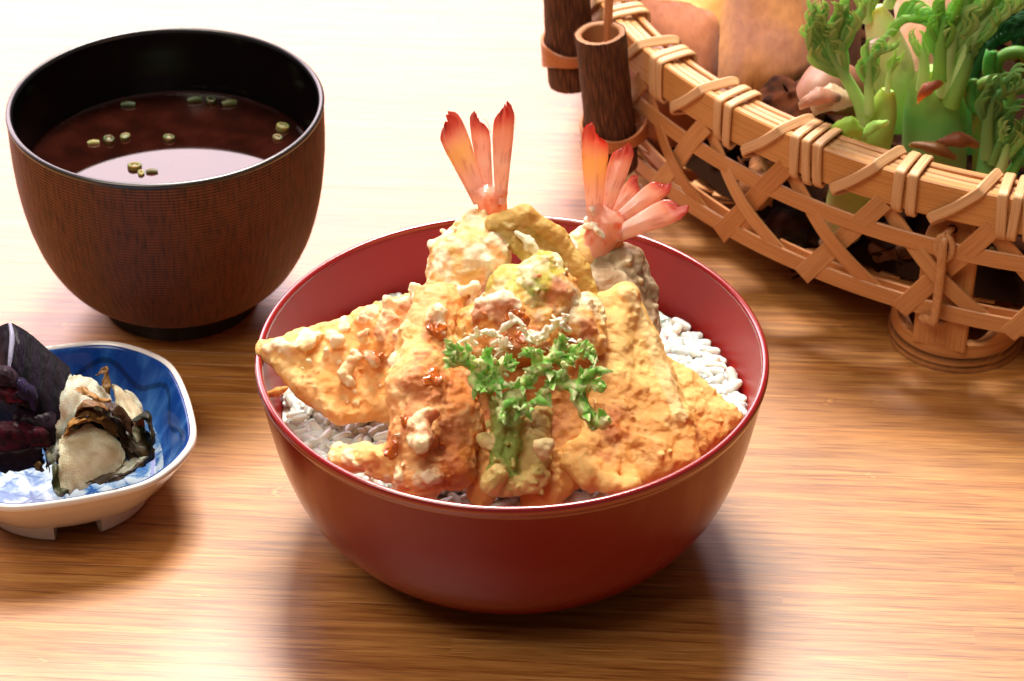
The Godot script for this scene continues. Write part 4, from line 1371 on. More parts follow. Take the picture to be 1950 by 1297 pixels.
	for q in [[350, 1090, 0.0028], [410, 1110, 0.0024], [480, 1110, 0.0026], [560, 1090, 0.0028], [620, 1040, 0.0024]]:
		st.append([L.call(q[0], q[1]), q[2], L.call(q[0] + 30, q[1] + 20), q[2] * 0.8, lin(214, 180, 108)])
	var le := []
	for q in [
		[[330, 560], [270, 430], 0.0016], [[270, 430], [150, 330], 0.0018], [[150, 330], [105, 300], 0.0008], [[200, 370], [120, 400], 0.0014], [[270, 430], [340, 330], 0.0015], [[330, 520], [400, 420], 0.0022], [[400, 420], [450, 390], 0.0018], [[400, 420], [480, 415], 0.001], [[340, 540], [420, 520], 0.0020], [[240, 500], [300, 560], 0.0018],
		[[430, 620], [560, 500], 0.0016], [[560, 500], [640, 430], 0.0020], [[640, 430], [600, 340], 0.0018], [[640, 430], [720, 350], 0.0022], [[720, 350], [770, 260], 0.0020], [[720, 370], [820, 380], 0.0016], [[820, 330], [900, 300], 0.0022], [[900, 300], [935, 340], 0.0014], [[560, 330], [620, 350], 0.0018],
		[[430, 620], [410, 730], 0.0017], [[520, 600], [440, 640], 0.0022],
		[[530, 665], [620, 610], 0.0015], [[620, 610], [700, 520], 0.0020], [[700, 520], [780, 470], 0.0020], [[700, 500], [690, 440], 0.0009], [[760, 520], [860, 560], 0.0022], [[860, 560], [900, 470], 0.0024], [[900, 470], [965, 440], 0.0010], [[900, 500], [1000, 540], 0.0022], [[860, 600], [900, 690], 0.0024], [[900, 690], [1000, 750], 0.0026], [[940, 760], [1030, 735], 0.0019],
	]:
		le.append([L.call(q[0][0], q[0][1], 0.003), q[2] * 0.75, L.call(q[1][0], q[1][1], 0.005), q[2] * 0.6, leafy])
	ex = [[L.call(625, 880, 0.004), 0.0018, L.call(655, 905, 0.003), 0.0020, lin(240, 206, 150)], [L.call(655, 905, 0.003), 0.0020, L.call(690, 870, 0.004), 0.0017, lin(240, 206, 150)], [L.call(310, 840, 0.0), 0.0022, L.call(330, 860, 0.0), 0.0024, lin(236, 204, 140)], [L.call(390, 1040, 0.003), 0.0022, L.call(350, 1100, 0.002), 0.0028, lin(220, 186, 116)]]
	fried("sprig_tempura", "green leafy sprig with two stems fried at the front of the heap", "tempura", st, ex + crumbs(st, 40, 0.0003, 0.0008, lin(206, 186, 110)), {"tone": 0.05, "light": lin(190, 176, 96), "lump": 0.0008, "bubble": 0.0003, "bubble_size": 0.0016, "part": "stems"})
	var sprig := get_node("sprig_tempura")
	var ff := field(le + crumbs(le, 70, 0.0004, 0.0012, lin(232, 230, 176), Vector3(0, 0.7, 0.4)), 0.00042, 0.0012)
	rough_up(ff, 0.0009, 0.004, 0.0003, 0.0016, 40.0)
	part(sprig, "leaves", net(ff, func(p: Vector3, c: Color):
		var n := nz.get_noise_3dv(p * 2200.0)
		return c.lerp(lin(70, 160, 50), clampf(-n * 1.6, 0.0, 0.8)).lerp(lin(222, 224, 160), clampf(n * 2.4 + 0.2 + 0.5 * nz.get_noise_3dv(p * 6000.0), 0.0, 0.9))), M.batter)
	# toothed leaf edges that stick out of the batter
	var tips := []
	for q in [[[130, 330], [85, 300]], [[150, 350], [75, 345]], [[190, 330], [150, 280]], [[230, 340], [200, 275]], [[330, 350], [320, 300]], [[440, 400], [440, 335]], [[450, 420], [488, 408]], [[760, 280], [745, 235]], [[800, 370], [835, 392]], [[880, 310], [905, 258]], [[910, 330], [948, 300]], [[920, 460], [970, 425]], [[960, 500], [995, 475]], [[600, 350], [585, 312]], [[780, 470], [790, 425]], [[420, 700], [425, 745]], [[560, 650], [515, 672]], [[590, 660], [575, 690]]]:
		tips.append([L.call(q[0][0], q[0][1], 0.0065), L.call(q[1][0], q[1][1], 0.0075)])
	for q in le:
		for k in 6:
			var p: Vector3 = q[0].lerp(q[2], rng.randf_range(0.2, 1.0)) + Vector3(rng.randfn(), rng.randfn(), 0) * 0.0004
			var way: Vector3 = ((q[2] - q[0]).normalized() * 0.7 + Vector3(rng.randfn(), rng.randfn() + 0.3, rng.randf_range(0.2, 1.2)) * 0.75).normalized()
			tips.append([p, p + way * rng.randf_range(0.0024, 0.0050)])
	for q in tips:
		var p: Vector3 = q[0]
		var t: Vector3 = q[1]
		var ax := t - p
		var sd := ax.cross(cam).normalized() * ax.length() * 0.27
		part(sprig, "leaf_tip", sheet([[p - sd, p + cam * 0.0004, p + sd], [p + ax * 0.35 - sd * 0.9, p + ax * 0.35 + cam * 0.0006, p + ax * 0.35 + sd * 0.9], [p + ax * 0.8 - sd * 0.3, p + ax * 0.8, p + ax * 0.8 + sd * 0.3], [t - sd * 0.05, t, t + sd * 0.05]], 0.0003, func(u, v, _s): return lin(142, 216, 84).lerp(lin(220, 236, 164), clampf(absf(u - 0.5) * 1.6 - 0.3 + v * 0.2, 0.0, 1.0)).lerp(lin(232, 230, 184), clampf(nz.get_noise_3dv(p * 3000.0 + Vector3(u, v, 0) * 14.0) * 3.2 + 0.15, 0.0, 0.85)), 4, 0.0003, 0.0006), M.leaf)

	# --- lacy threads of batter over the leaves
	var lace := thing("batter_lace", "pale lacy thread of fried batter lying above the green leaves", "tempura", Vector3.ZERO)
	var lp := []
	for q in [[[905, 640], [925, 630], [945, 640], [960, 622], [980, 612], [972, 600], [990, 612], [1000, 632], [1012, 645], [1030, 640], [1040, 622]], [[1010, 645], [1025, 655], [1035, 640], [1050, 630], [1062, 612]], [[935, 655], [950, 648], [962, 655], [955, 668]], [[870, 655], [890, 645], [905, 655]], [[1060, 612], [1078, 604], [1072, 620], [1085, 628]]]:
		for k in q.size() - 1:
			var r := rng.randf_range(0.0004, 0.0008)
			lp.append([at(q[k][0], q[k][1], 0.0275), r, at(q[k + 1][0], q[k + 1][1], 0.0275 + rng.randf_range(-0.001, 0.0015)), r, lin(248, 232, 206)])
	var lf := field(lp + crumbs(lp, 40, 0.0003, 0.0009, lin(250, 236, 210)), 0.00035, 0.0006)
	rough_up(lf, 0.0003, 0.003, 0.0001, 0.0012, 9.0)
	part(lace, "thread", net(lf, func(_p, c): return c), M.batter)
	# a chip stuck inside the left wall
	var chip := thing("batter_chip", "small orange batter chip stuck inside the bowl's left wall", "tempura", Vector3.ZERO)
	var cp := [[at(510, 752, 0.012), 0.0008, at(530, 746, 0.013), 0.0011, lin(226, 160, 84)], [at(530, 746, 0.013), 0.0012, at(546, 738, 0.014), 0.0006, lin(226, 160, 84)]]
	var cf := field(cp, 0.0003, 0.001)
	rough_up(cf, 0.0004, 0.003, 0.0001, 0.0012, 9.0)
	part(chip, "crumb", net(cf, func(_p, c): return c), M.batter)
	fry_all()

# ---------------------------------------------------------------- the bamboo basket
const BASKET_AT := Vector3(0.2112, 0, -0.2473)
const RIM_R := 0.1883

func wall_r(y: float) -> float:   # the basket's wall bulges a little and turns in at its floor
	var t := clampf((y - 0.020) / 0.045, 0.0, 1.0)
	return RIM_R - 0.0008 + 0.0016 * sin(t * PI) - 0.004 * pow(1.0 - clampf((y - 0.012) / 0.012, 0.0, 1.0), 2.0)

func rad(a: float, r: float, y: float) -> Vector3:
	return Vector3(r * sin(a), y, r * cos(a))

func hoop(r: float, y: float, sec: PackedVector2Array, wob: float, col: Color, seg := 200, from := 0.0, to := TAU) -> ArrayMesh:
	var mb := MB.new()
	var pts := PackedVector3Array()
	var ns := PackedVector3Array()
	for i in seg + 1:
		var a := lerpf(from, to, float(i) / seg)
		pts.append(rad(a, r + wob * 0.4 * sin(a * 7.0 + y * 900.0), y + wob * sin(a * 5.0 + r * 300.0)))
		ns.append(Vector3(sin(a), 0, cos(a)))
	sweep(mb, pts, ns, sec, col, rng.randf())
	return mb.mesh()

func build_basket() -> void:
	var o := thing("bamboo_basket", "round open-weave bamboo basket on bamboo feet holding green spring shoots", "basket", BASKET_AT)
	var tan_ := lin(214, 156, 96)
	var tones := [lin(208, 148, 92), lin(216, 160, 104), lin(200, 138, 82), lin(206, 152, 98)]
	# rim: an outer and an inner hoop with slim strips between them
	part(o, "outer_hoop", hoop(RIM_R, 0.0641, band(0.0124, 0.0028, 0.0005), 0.0003, lin(214, 156, 92)), M.bamboo)
	part(o, "inner_hoop", hoop(RIM_R - 0.0082, 0.0642, band(0.0118, 0.0022, 0.0004), 0.0004, lin(206, 146, 88)), M.bamboo)
	part(o, "rim_strip", hoop(RIM_R - 0.0028, 0.0668, band(0.0060, 0.0021, 0.0003), 0.0004, lin(220, 172, 120)), M.bamboo)
	part(o, "rim_strip", hoop(RIM_R - 0.0053, 0.0666, band(0.0060, 0.0022, 0.0003), 0.0005, lin(214, 164, 110)), M.bamboo)
	# rattan ties: pairs of upright turns, and one slanting turn between each two pairs
	var step := deg_to_rad(10.35)
	var k := -10
	while k < 26:
		var base := deg_to_rad(-49.1) + step * k
		for q in [[-0.0052, 0.0, 0.0033], [-0.0012, 0.0004, 0.0030], [0.0030, 0.0006, 0.0032]] if k % 2 == 1 else [[-0.0030, 0.0002, 0.0034], [0.0012, 0.0004, 0.0032]]:
			tie(o, base + q[0] / RIM_R + rng.randf_range(-0.002, 0.002), rng.randf_range(-0.004, 0.004), q[2], rng.randf_range(-0.0008, 0.0008))
		tie(o, base + step * 0.5 + rng.randf_range(-0.006, 0.006), 0.046, 0.0034, 0.0)
		k += 1
	# weave: two level bands, and two families of slanting strips that pass over and under each other
	for y in [0.0478, 0.0240]:
		part(o, "level_strip", hoop(wall_r(y) + 0.0001, y, band(0.0058, 0.0010, 0.0002), 0.0005, tones[0]), M.bamboo)
	part(o, "level_strip", hoop(wall_r(0.0195) - 0.010, 0.0190, band(0.0056, 0.0010, 0.0002), 0.0003, tones[2]), M.bamboo)
	var gap := deg_to_rad(10.6)
	for i in 34:
		var t := deg_to_rad(-42.1) + gap * (i - 6)
		strip(o, t + 0.012, t - deg_to_rad(7.5), 0.0020, tones[i % 4], 0.0062, false)
		strip(o, t - 0.006, t + deg_to_rad(11.5), -0.0004, tones[(i * 7 + 2) % 4], 0.0056, true)
	# floor: flat strips that cross under the shoots
	for i in 23:
		var off := (i - 11) * 0.0155
		var half := sqrt(maxf(0.0, 0.172 * 0.172 - off * off))
		for fam in 2:
			var mb := MB.new()
			var ang := 0.6 + fam * 1.25
			var d := Vector3(cos(ang), 0, sin(ang))
			var s := Vector3(-d.z, 0, d.x)
			var pts := PackedVector3Array()
			var ns := PackedVector3Array()
			for j in 13:
				var u := lerpf(-half, half, j / 12.0)
				pts.append(d * u + s * off + Vector3(0, 0.0188 + 0.0011 * fam, 0))
				ns.append(Vector3.UP)
			if half > 0.02:
				sweep(mb, pts, ns, band(0.0066, 0.0009, 0.0002), tones[(i + fam) % 4], rng.randf())
				part(o, "floor_strip", mb.mesh(), M.bamboo)
	# feet: cups of bamboo with a tongue that is tied to the wall
	for q in [-24.4, 95.6, 215.6]:
		foot(o, deg_to_rad(q))
	# the posts that hold the handle, dark with bark
	post(o, deg_to_rad(-63.2), RIM_R + 0.0100, 0.0083, 0.0270, 0.0775, 0.11)
	post(o, deg_to_rad(-74.2), RIM_R + 0.0100, 0.0080, 0.0390, 0.0900, 0.06)
	post(o, deg_to_rad(116.8), RIM_R + 0.0100, 0.0083, 0.0270, 0.0775, -0.11)
	post(o, deg_to_rad(105.8), RIM_R + 0.0100, 0.0083, 0.0390, 0.0900, -0.06)
	for q in [[-65.2, 116.8], [-74.6, 105.8]]:
		var a := rad(deg_to_rad(q[0]), RIM_R + 0.0100, 0.062)
		var b := rad(deg_to_rad(q[1]), RIM_R + 0.0100, 0.062)
		var mb := MB.new()
		var pts := PackedVector3Array()
		for i in 41:
			var u := i / 40.0
			var p := a.lerp(b, 0.5 - 0.5 * cos(u * PI))
			p.y = 0.062 + 0.30 * pow(sin(u * PI), 0.8)
			pts.append(p)
		tube(mb, pts, [0.0015, 0.0019, 0.0015], 10, lin(206, 140, 92))
		part(o, "handle", mb.mesh(), M.bamboo)

func tie(o: Node3D, a: float, slant: float, w: float, low: float) -> void:
	var mb := MB.new()
	var pts := []
	var inr := RIM_R - 0.0108
	var out := RIM_R + 0.0021
	var yb := 0.0573 + low
	# once round the rim: up the outer face, over the top, down the inner face
	for q in [[out - 0.0012, yb - 0.0012, -1.0], [out, yb + 0.0008, -0.92], [out + 0.0002, 0.0632, -0.2], [out, 0.0696, 0.55], [out - 0.0012, 0.0711, 0.7], [RIM_R - 0.0045, 0.0714, 0.85], [inr + 0.001, 0.0712, 1.0], [inr - 0.0006, 0.0694, 1.05], [inr - 0.0006, 0.0620, 0.9], [inr, 0.0588, 0.4], [inr + 0.0018, 0.0574, 0.0], [RIM_R - 0.003, 0.0568, -0.6], [out - 0.0012, yb - 0.0012, -1.0]]:
		pts.append(rad(a + slant * q[2], q[0], q[1]))
	var line := smooth3(pts, 3)
	var ns := PackedVector3Array()
	var mid := rad(a, RIM_R - 0.0042, 0.0632)
	for i in line.size():
		var t := (line[mini(i + 1, line.size() - 1)] - line[maxi(i - 1, 0)]).normalized()
		var d := line[i] - mid
		ns.append((d - t * d.dot(t)).normalized())
	sweep(mb, line, ns, band(w, 0.0011, 0.0004), Color.WHITE, rng.randf())
	part(o, "rattan_tie", mb.mesh(), M.rattan)

func strip(o: Node3D, top: float, bottom: float, end_drop: float, col: Color, w: float, under: bool) -> void:
	var mb := MB.new()
	var pts := PackedVector3Array()
	var ns := PackedVector3Array()
	var n := 22
	for i in n + 1:
		var u := float(i) / n
		var y := lerpf(0.0585, 0.0222 - end_drop, u)
		var a := lerpf(top, bottom, u)
		var weave := 0.0011 * (1.0 if not under else -1.0) * cos(u * PI * 2.0 - 0.5)
		var r := wall_r(y) + weave + (0.0 if not under else -0.0003)
		pts.append(rad(a, r, y))
		ns.append(Vector3(sin(a), -0.15 + 0.1 * u, cos(a)).normalized())
	if under:   # goes on below the floor
		var e := pts[n]
		var d := rad(bottom + (bottom - top) * 0.45, wall_r(0.02) - 0.012, 0.0165) - e
		var d2 := rad(bottom + (bottom - top) * 0.9, wall_r(0.02) - 0.032, 0.0175) - e
		for q in [0.5, 1.0]:
			pts.append(e + d * q)
			ns.append(Vector3(sin(bottom), -0.4 - q * 0.8, cos(bottom)).normalized())
		pts.append(e + d2)
		ns.append(Vector3(sin(bottom) * 0.2, -1.0, cos(bottom) * 0.2).normalized())
	sweep(mb, pts, ns, band(w, 0.0009, 0.0002), col, rng.randf())
	part(o, "slanting_strip", mb.mesh(), M.bamboo)

func foot(o: Node3D, a: float) -> void:
	var at_ := rad(a, RIM_R - 0.0235, 0.0)
	var R := 0.0212
	var body := MB.new()
	# a cup whose edge rises to a tongue in front; the wall is drawn as a strip of changing height, inside and out
	var seg := 96
	var top := func(t: float) -> float:   # t: angle from the front
		var x := absf(t)
		var dip := 0.0175 - 0.0075 * exp(-pow((x - 0.62) / 0.35, 2.0))
		return 0.0600 if x < 0.40 else dip
	var col := lin(214, 150, 88)
	var burnt := lin(78, 40, 18)
	var rows := 15
	for side in 2:
		var first := body.v.size()
		for i in rows + 1:
			for j in seg + 1:
				var t := lerpf(-PI, PI, float(j) / seg)
				var h := minf(top.call(t), 0.0180 - 0.0080 * exp(-pow((maxf(absf(t), 0.40) - 0.40) / 0.5, 2.0)))
				var y := h * i / rows
				var r := R if side == 0 else R - 0.0034
				if side == 0:
					var groove := exp(-pow((y - 0.0046) / 0.0006, 2.0)) + 0.7 * exp(-pow((y - 0.0021) / 0.0005, 2.0))
					r -= 0.0011 * groove - 0.0006 * smoothstep(0.006, 0.003, y)
				var b := t + a
				var c := col
				if side == 0:
					c = col.lerp(burnt, clampf(exp(-pow((y - 0.0046) / 0.0006, 2.0)) * 1.1 + 0.9 * exp(-pow((y - 0.0021) / 0.0005, 2.0)) + 0.9 * exp(-pow((y - 0.0002) / 0.0005, 2.0)) + 0.25 * nz.get_noise_2d(b * 300.0, y * 3000.0) * smoothstep(0.006, 0.001, y), 0.0, 1.0))
				body.add(Vector3(r * sin(b), y, r * cos(b)), Vector3(sin(b), 0, cos(b)) * (1.0 if side == 0 else -1.0), Vector2(b * 0.2, y * 10.0), c)
		for i in rows:
			for j in seg:
				var p := first + i * (seg + 1) + j
				body.quad(p, p + 1, p + seg + 2, p + seg + 1)
	# the cut edge
	for j in seg:
		var i0 := rows * (seg + 1) + j
		var i1 := i0 + (rows + 1) * (seg + 1)
		var q := []
		for k in [i0, i0 + 1, i1 + 1, i1]:
			q.append(body.add(body.v[k], Vector3.UP, body.uv[k], lin(176, 118, 68)))
		body.quad(q[0], q[1], q[2], q[3])
	for j in seg:
		var b := TAU * j / seg
		var c := body.add(Vector3(0, 0.004, 0), Vector3.UP, Vector2.ZERO, lin(120, 74, 40))
		var d := body.add(Vector3(sin(b), 0, cos(b)) * (R - 0.003) + Vector3(0, 0.004, 0), Vector3.UP, Vector2.ZERO, lin(120, 74, 40))
		var e := body.add(Vector3(sin(b + TAU / seg), 0, cos(b + TAU / seg)) * (R - 0.003) + Vector3(0, 0.004, 0), Vector3.UP, Vector2.ZERO, lin(120, 74, 40))
		body.tri(c, d, e)
	var cup := part(o, "bamboo_foot", body.mesh(), M.bamboo)
	cup.position = at_
	# tongue
	var tg := MB.new()
	var pts := PackedVector3Array()
	var ns := PackedVector3Array()
	for i in 14:
		var u := i / 13.0
		pts.append(rad(a, R - 0.0018 - 0.0030 * u * u, 0.0085 + 0.0485 * u))
		ns.append(Vector3(sin(a), 0, cos(a)))
	sweep(tg, pts, ns, band(0.0172, 0.0032, 0.0006), col, 0.3)
	# its top is cut to a blunt gable
	for i in tg.v.size():
		var p := tg.v[i]
		if p.y > 0.048:
			var across := p.dot(Vector3(cos(a), 0, -sin(a)))
			tg.v[i] = p - Vector3(cos(a), 0, -sin(a)) * across * 0.55 * (p.y - 0.048) / 0.009
	part(cup, "tongue", tg.mesh(), M.bamboo)
	var mb := MB.new()
	var fr := R + 0.0038
	var tie_pts := []
	for q in [[0.0, 0.0, 0.0520, -0.0052], [-0.004, 0.0003, 0.0525, -0.003], [-0.009, 0.0, 0.0515, 0.0008], [-0.006, 0.0, 0.0480, 0.0018], [-0.004, 0.0, 0.0400, 0.0018], [-0.006, 0.0, 0.0300, 0.0016], [-0.012, 0.0, 0.0225, 0.0020], [-0.03, 0.0, 0.0212, 0.0012], [-0.075, 0.0, 0.0205, 0.0], [-0.07, 0.0, 0.0190, -0.0006], [0.0, 0.0, 0.0188, -0.0014], [0.02, 0.0, 0.0182, -0.0046]]:
		tie_pts.append(rad(a + q[0] * 1.0, 0.0, 0.0) + Vector3(sin(a), 0, cos(a)) * (fr + q[3]) + Vector3(cos(a), 0, -sin(a)) * q[0] * 0.06 * 1.0 + Vector3(0, q[2], 0))
	tube(mb, smooth3(tie_pts, 4), [0.0013, 0.0016, 0.0017, 0.0016, 0.0018, 0.0017, 0.0014], 9, lin(206, 150, 98), Color(0, 0, 0, 0), 0.7, Vector3(sin(a), 0, cos(a)))
	var loop := []
	for i in 13:
		var b := TAU * i / 12.0
		loop.append(Vector3(sin(a), 0, cos(a)) * (fr + 0.0006) + Vector3(cos(a), 0, -sin(a)) * (0.0024 * sin(b) - 0.0002) + Vector3(0, 0.0486 + 0.0042 * cos(b), 0))
	tube(mb, smooth3(loop, 3), [0.0011, 0.0013, 0.0011], 8, lin(210, 158, 108), Color(0, 0, 0, 0), 0.7, Vector3(sin(a), 0, cos(a)))
	part(cup, "string", mb.mesh(), M.bamboo)
	for y in [0.0512, 0.0186]:
		part(cup, "hole", lathe(PackedVector2Array([Vector2(0.0001, 0.0001), Vector2(0.0014, 0.0001), Vector2(0.0017, 0.0)]), 20, 0.0, lin(24, 12, 8)), M.plant)
		var hole: Node3D = cup.get_child(cup.get_child_count() - 1)
		hole.transform = Transform3D(Basis(Vector3(cos(a), 0, -sin(a)), Vector3(sin(a), 0, cos(a)), Vector3(0, -1, 0)), Vector3(sin(a), 0, cos(a)) * (R - 0.00015 - 0.003 * pow((y - 0.0085) / 0.0485, 2.0)) + Vector3(0, y, 0))

func post(o: Node3D, a: float, r: float, R: float, y0: float, y1: float, lean: float) -> void:
	var h := y1 - y0
	var prof := smooth([Vector2(R * 0.93, 0.0), Vector2(R, 0.0012), Vector2(R * 1.01, h * 0.3), Vector2(R * 0.99, h * 0.7), Vector2(R * 1.02, h - 0.0012), Vector2(R * 0.97, h)], 8)
	var p := part(o, "handle_post", lathe(prof, 48, 0.0004), M.bark)
	p.position = rad(a, r, y0)
	p.basis = Basis(Vector3(0, 0, 1), lean) * Basis(Vector3.UP, a)
	part(p, "cut_rim", lathe(PackedVector2Array([Vector2(R * 0.97, h), Vector2(R * 0.9, h + 0.0003), Vector2(R * 0.76, h), Vector2(R * 0.72, h - 0.0008), Vector2(R * 0.7, h * 0.45), Vector2(0.0001, h * 0.42)]), 48, 0.0004), M.cut_bamboo)
	part(p, "cut_base", lathe(PackedVector2Array([Vector2(0.0001, 0.0), Vector2(R * 0.93, 0.0)]), 32), M.cut_bamboo)
	# binding of split rattan, round the post and the wall
	for q in [[0.0125, 0.0], [0.0095, 0.003], [0.0152, -0.002]]:
		var mb := MB.new()
		var pts := PackedVector3Array()
		var ns := PackedVector3Array()
		for i in 37:
			var b := TAU * i / 36.0
			var wide := 1.0 + 0.16 * maxf(0.0, -cos(b))
			pts.append(Vector3(sin(b) * (R + 0.0012) * wide, q[0] + q[1] * sin(b) + 0.0005 * sin(b * 3.0), cos(b) * (R + 0.0012) * wide - 0.0015 * maxf(0.0, -cos(b))))
			ns.append(Vector3(sin(b), 0, cos(b)))
		sweep(mb, pts, ns, band(0.0034, 0.0012, 0.0004), lin(196, 122, 74), rng.randf())
		part(p, "binding", mb.mesh(), M.bamboo)

# ---------------------------------------------------------------- spring shoots in the basket
# a curved leafy frond: a stalk and small leaflets that curl up along it
func frond(mb: MB, line: Array, r0: float, leaves: int, size: float, col: Color, pale: Color, face: Vector3, start := 0.4) -> void:
	var pts := smooth3(line, 6)
	tube(mb, pts, [r0, r0 * 0.8, r0 * 0.6, r0 * 0.4], 10, pale, col)
	var n := pts.size()
	for i in leaves * 3:
		var u := start + (1.0 - start) * float(i) / maxf(1.0, leaves * 3 - 1.0)
		var k := mini(int(u * (n - 1)), n - 2)
		var p := pts[k]
		var t := (pts[k + 1] - pts[k]).normalized()
		var s := t.cross(face).normalized()
		for side in [-1.0, 1.0]:
			var L := size * (1.4 - 0.5 * u) * rng.randf_range(0.8, 1.15)
			var d: Vector3 = (t + s * side * rng.randf_range(0.28, 0.5) + face * rng.randf_range(-0.1, 0.4)).normalized()
			var e: Vector3 = p + d * L
			var tip: Vector3 = e + (t * 0.6 - s * side * 0.5 + face * 0.5).normalized() * L * 0.4
			tube(mb, smooth3([p, p + d * L * 0.5 + s * side * L * 0.06, e, tip], 4), [L * 0.04, L * 0.085, L * 0.09, L * 0.055, L * 0.008], 9, col, pale.lerp(col, rng.randf_range(0.0, 0.45)), 0.22, (face + s * side * 0.5).normalized())

# a fat shoot: a stem of overlapping sheaths with fronds at its tip
func shoot(label: String, line: Array, radii: Array, cols: Array, fronds: Array, scales: Array) -> Node3D:
	var o := thing("tree_bud", label, "spring shoot", Vector3.ZERO, "green tree buds standing in the basket")
	var mb := MB.new()
	var pts := smooth3(line, 10)
	tube(mb, pts, radii, 28, Color.WHITE)
	var n := pts.size()
	for i in mb.v.size():
		var p := mb.v[i]
		var u := clampf((p.y - pts[0].y) / maxf(0.001, pts[n - 1].y - pts[0].y), 0.0, 1.0)
		var f := u * (cols.size() - 1)
		var i0 := mini(int(f), cols.size() - 2)
		var c := (cols[i0] as Color).lerp(cols[i0 + 1], f - i0)
		c = c.lerp(lin(110, 62, 34), clampf(nz.get_noise_3dv(p * 700.0) * 1.6 - 0.55, 0.0, 0.8))
		mb.c[i] = c
		mb.v[i] = p + mb.n[i] * 0.0006 * nz.get_noise_3dv(p * 500.0)
	part(o, "stem", mb.mesh(), M.plant)
	for q in fronds:
		var fb := MB.new()
		frond(fb, q[0], q[1], q[2], q[3], q[4], q[5], Vector3(-0.1, 0.45, 0.9), q[6] if q.size() > 6 else 0.4)
		part(o, "frond", fb.mesh(), M.leaf)
	for q in scales:   # papery scale: a curved little leaf hugging the stem
		var c: Color = q[3]
		var d: Vector3 = q[1] - q[0]
		var s: Vector3 = d.cross(Vector3(0, 0.5, 0.85)).normalized() * q[2] * 0.5
		var f: Vector3 = Vector3(0, 0.5, 0.85) * q[2] * 0.22
		part(o, "scale", sheet([[q[0] - s, q[0] + f, q[0] + s], [q[0] + d * 0.4 - s * 0.95, q[0] + d * 0.4 + f * 1.2, q[0] + d * 0.4 + s * 0.95], [q[0] + d * 0.8 - s * 0.45, q[0] + d * 0.8 + f * 0.8, q[0] + d * 0.8 + s * 0.45], [q[1] - s * 0.06, q[1], q[1] + s * 0.06]], 0.0007, func(u, v, _s): return c.lerp(c * 1.5, v).lerp(lin(90, 50, 28), clampf(v * v * 0.8 - 0.3 + nz.get_noise_2d(u * 50.0, v * 50.0) * 0.4, 0.0, 0.8)), 5, 0.0005, 0.001), M.plant)
	return o

func husk(called: String, label: String, category: String, rows: Array, thick: float, inner: Color, outer: Color, group := "") -> void:
	var o := thing(called, label, category, Vector3.ZERO, group)
	part(o, "sheath", sheet(rows, thick, func(u, v, _s):
		var edge := clampf(absf(u - 0.5) * 2.0 * 1.6 - 1.0, 0.0, 1.0)
		var streak := 0.45 * nz.get_noise_2d(u * 60.0 + v * 14.0, v * 9.0 - u * 6.0) + 0.6 * nz.get_noise_2d(u * 24.0, v * 24.0)
		return inner.lerp(outer, clampf(0.35 + streak * 0.9 + edge * 0.4, 0.0, 1.0)), 9, 0.0004, 0.0), M.husk)

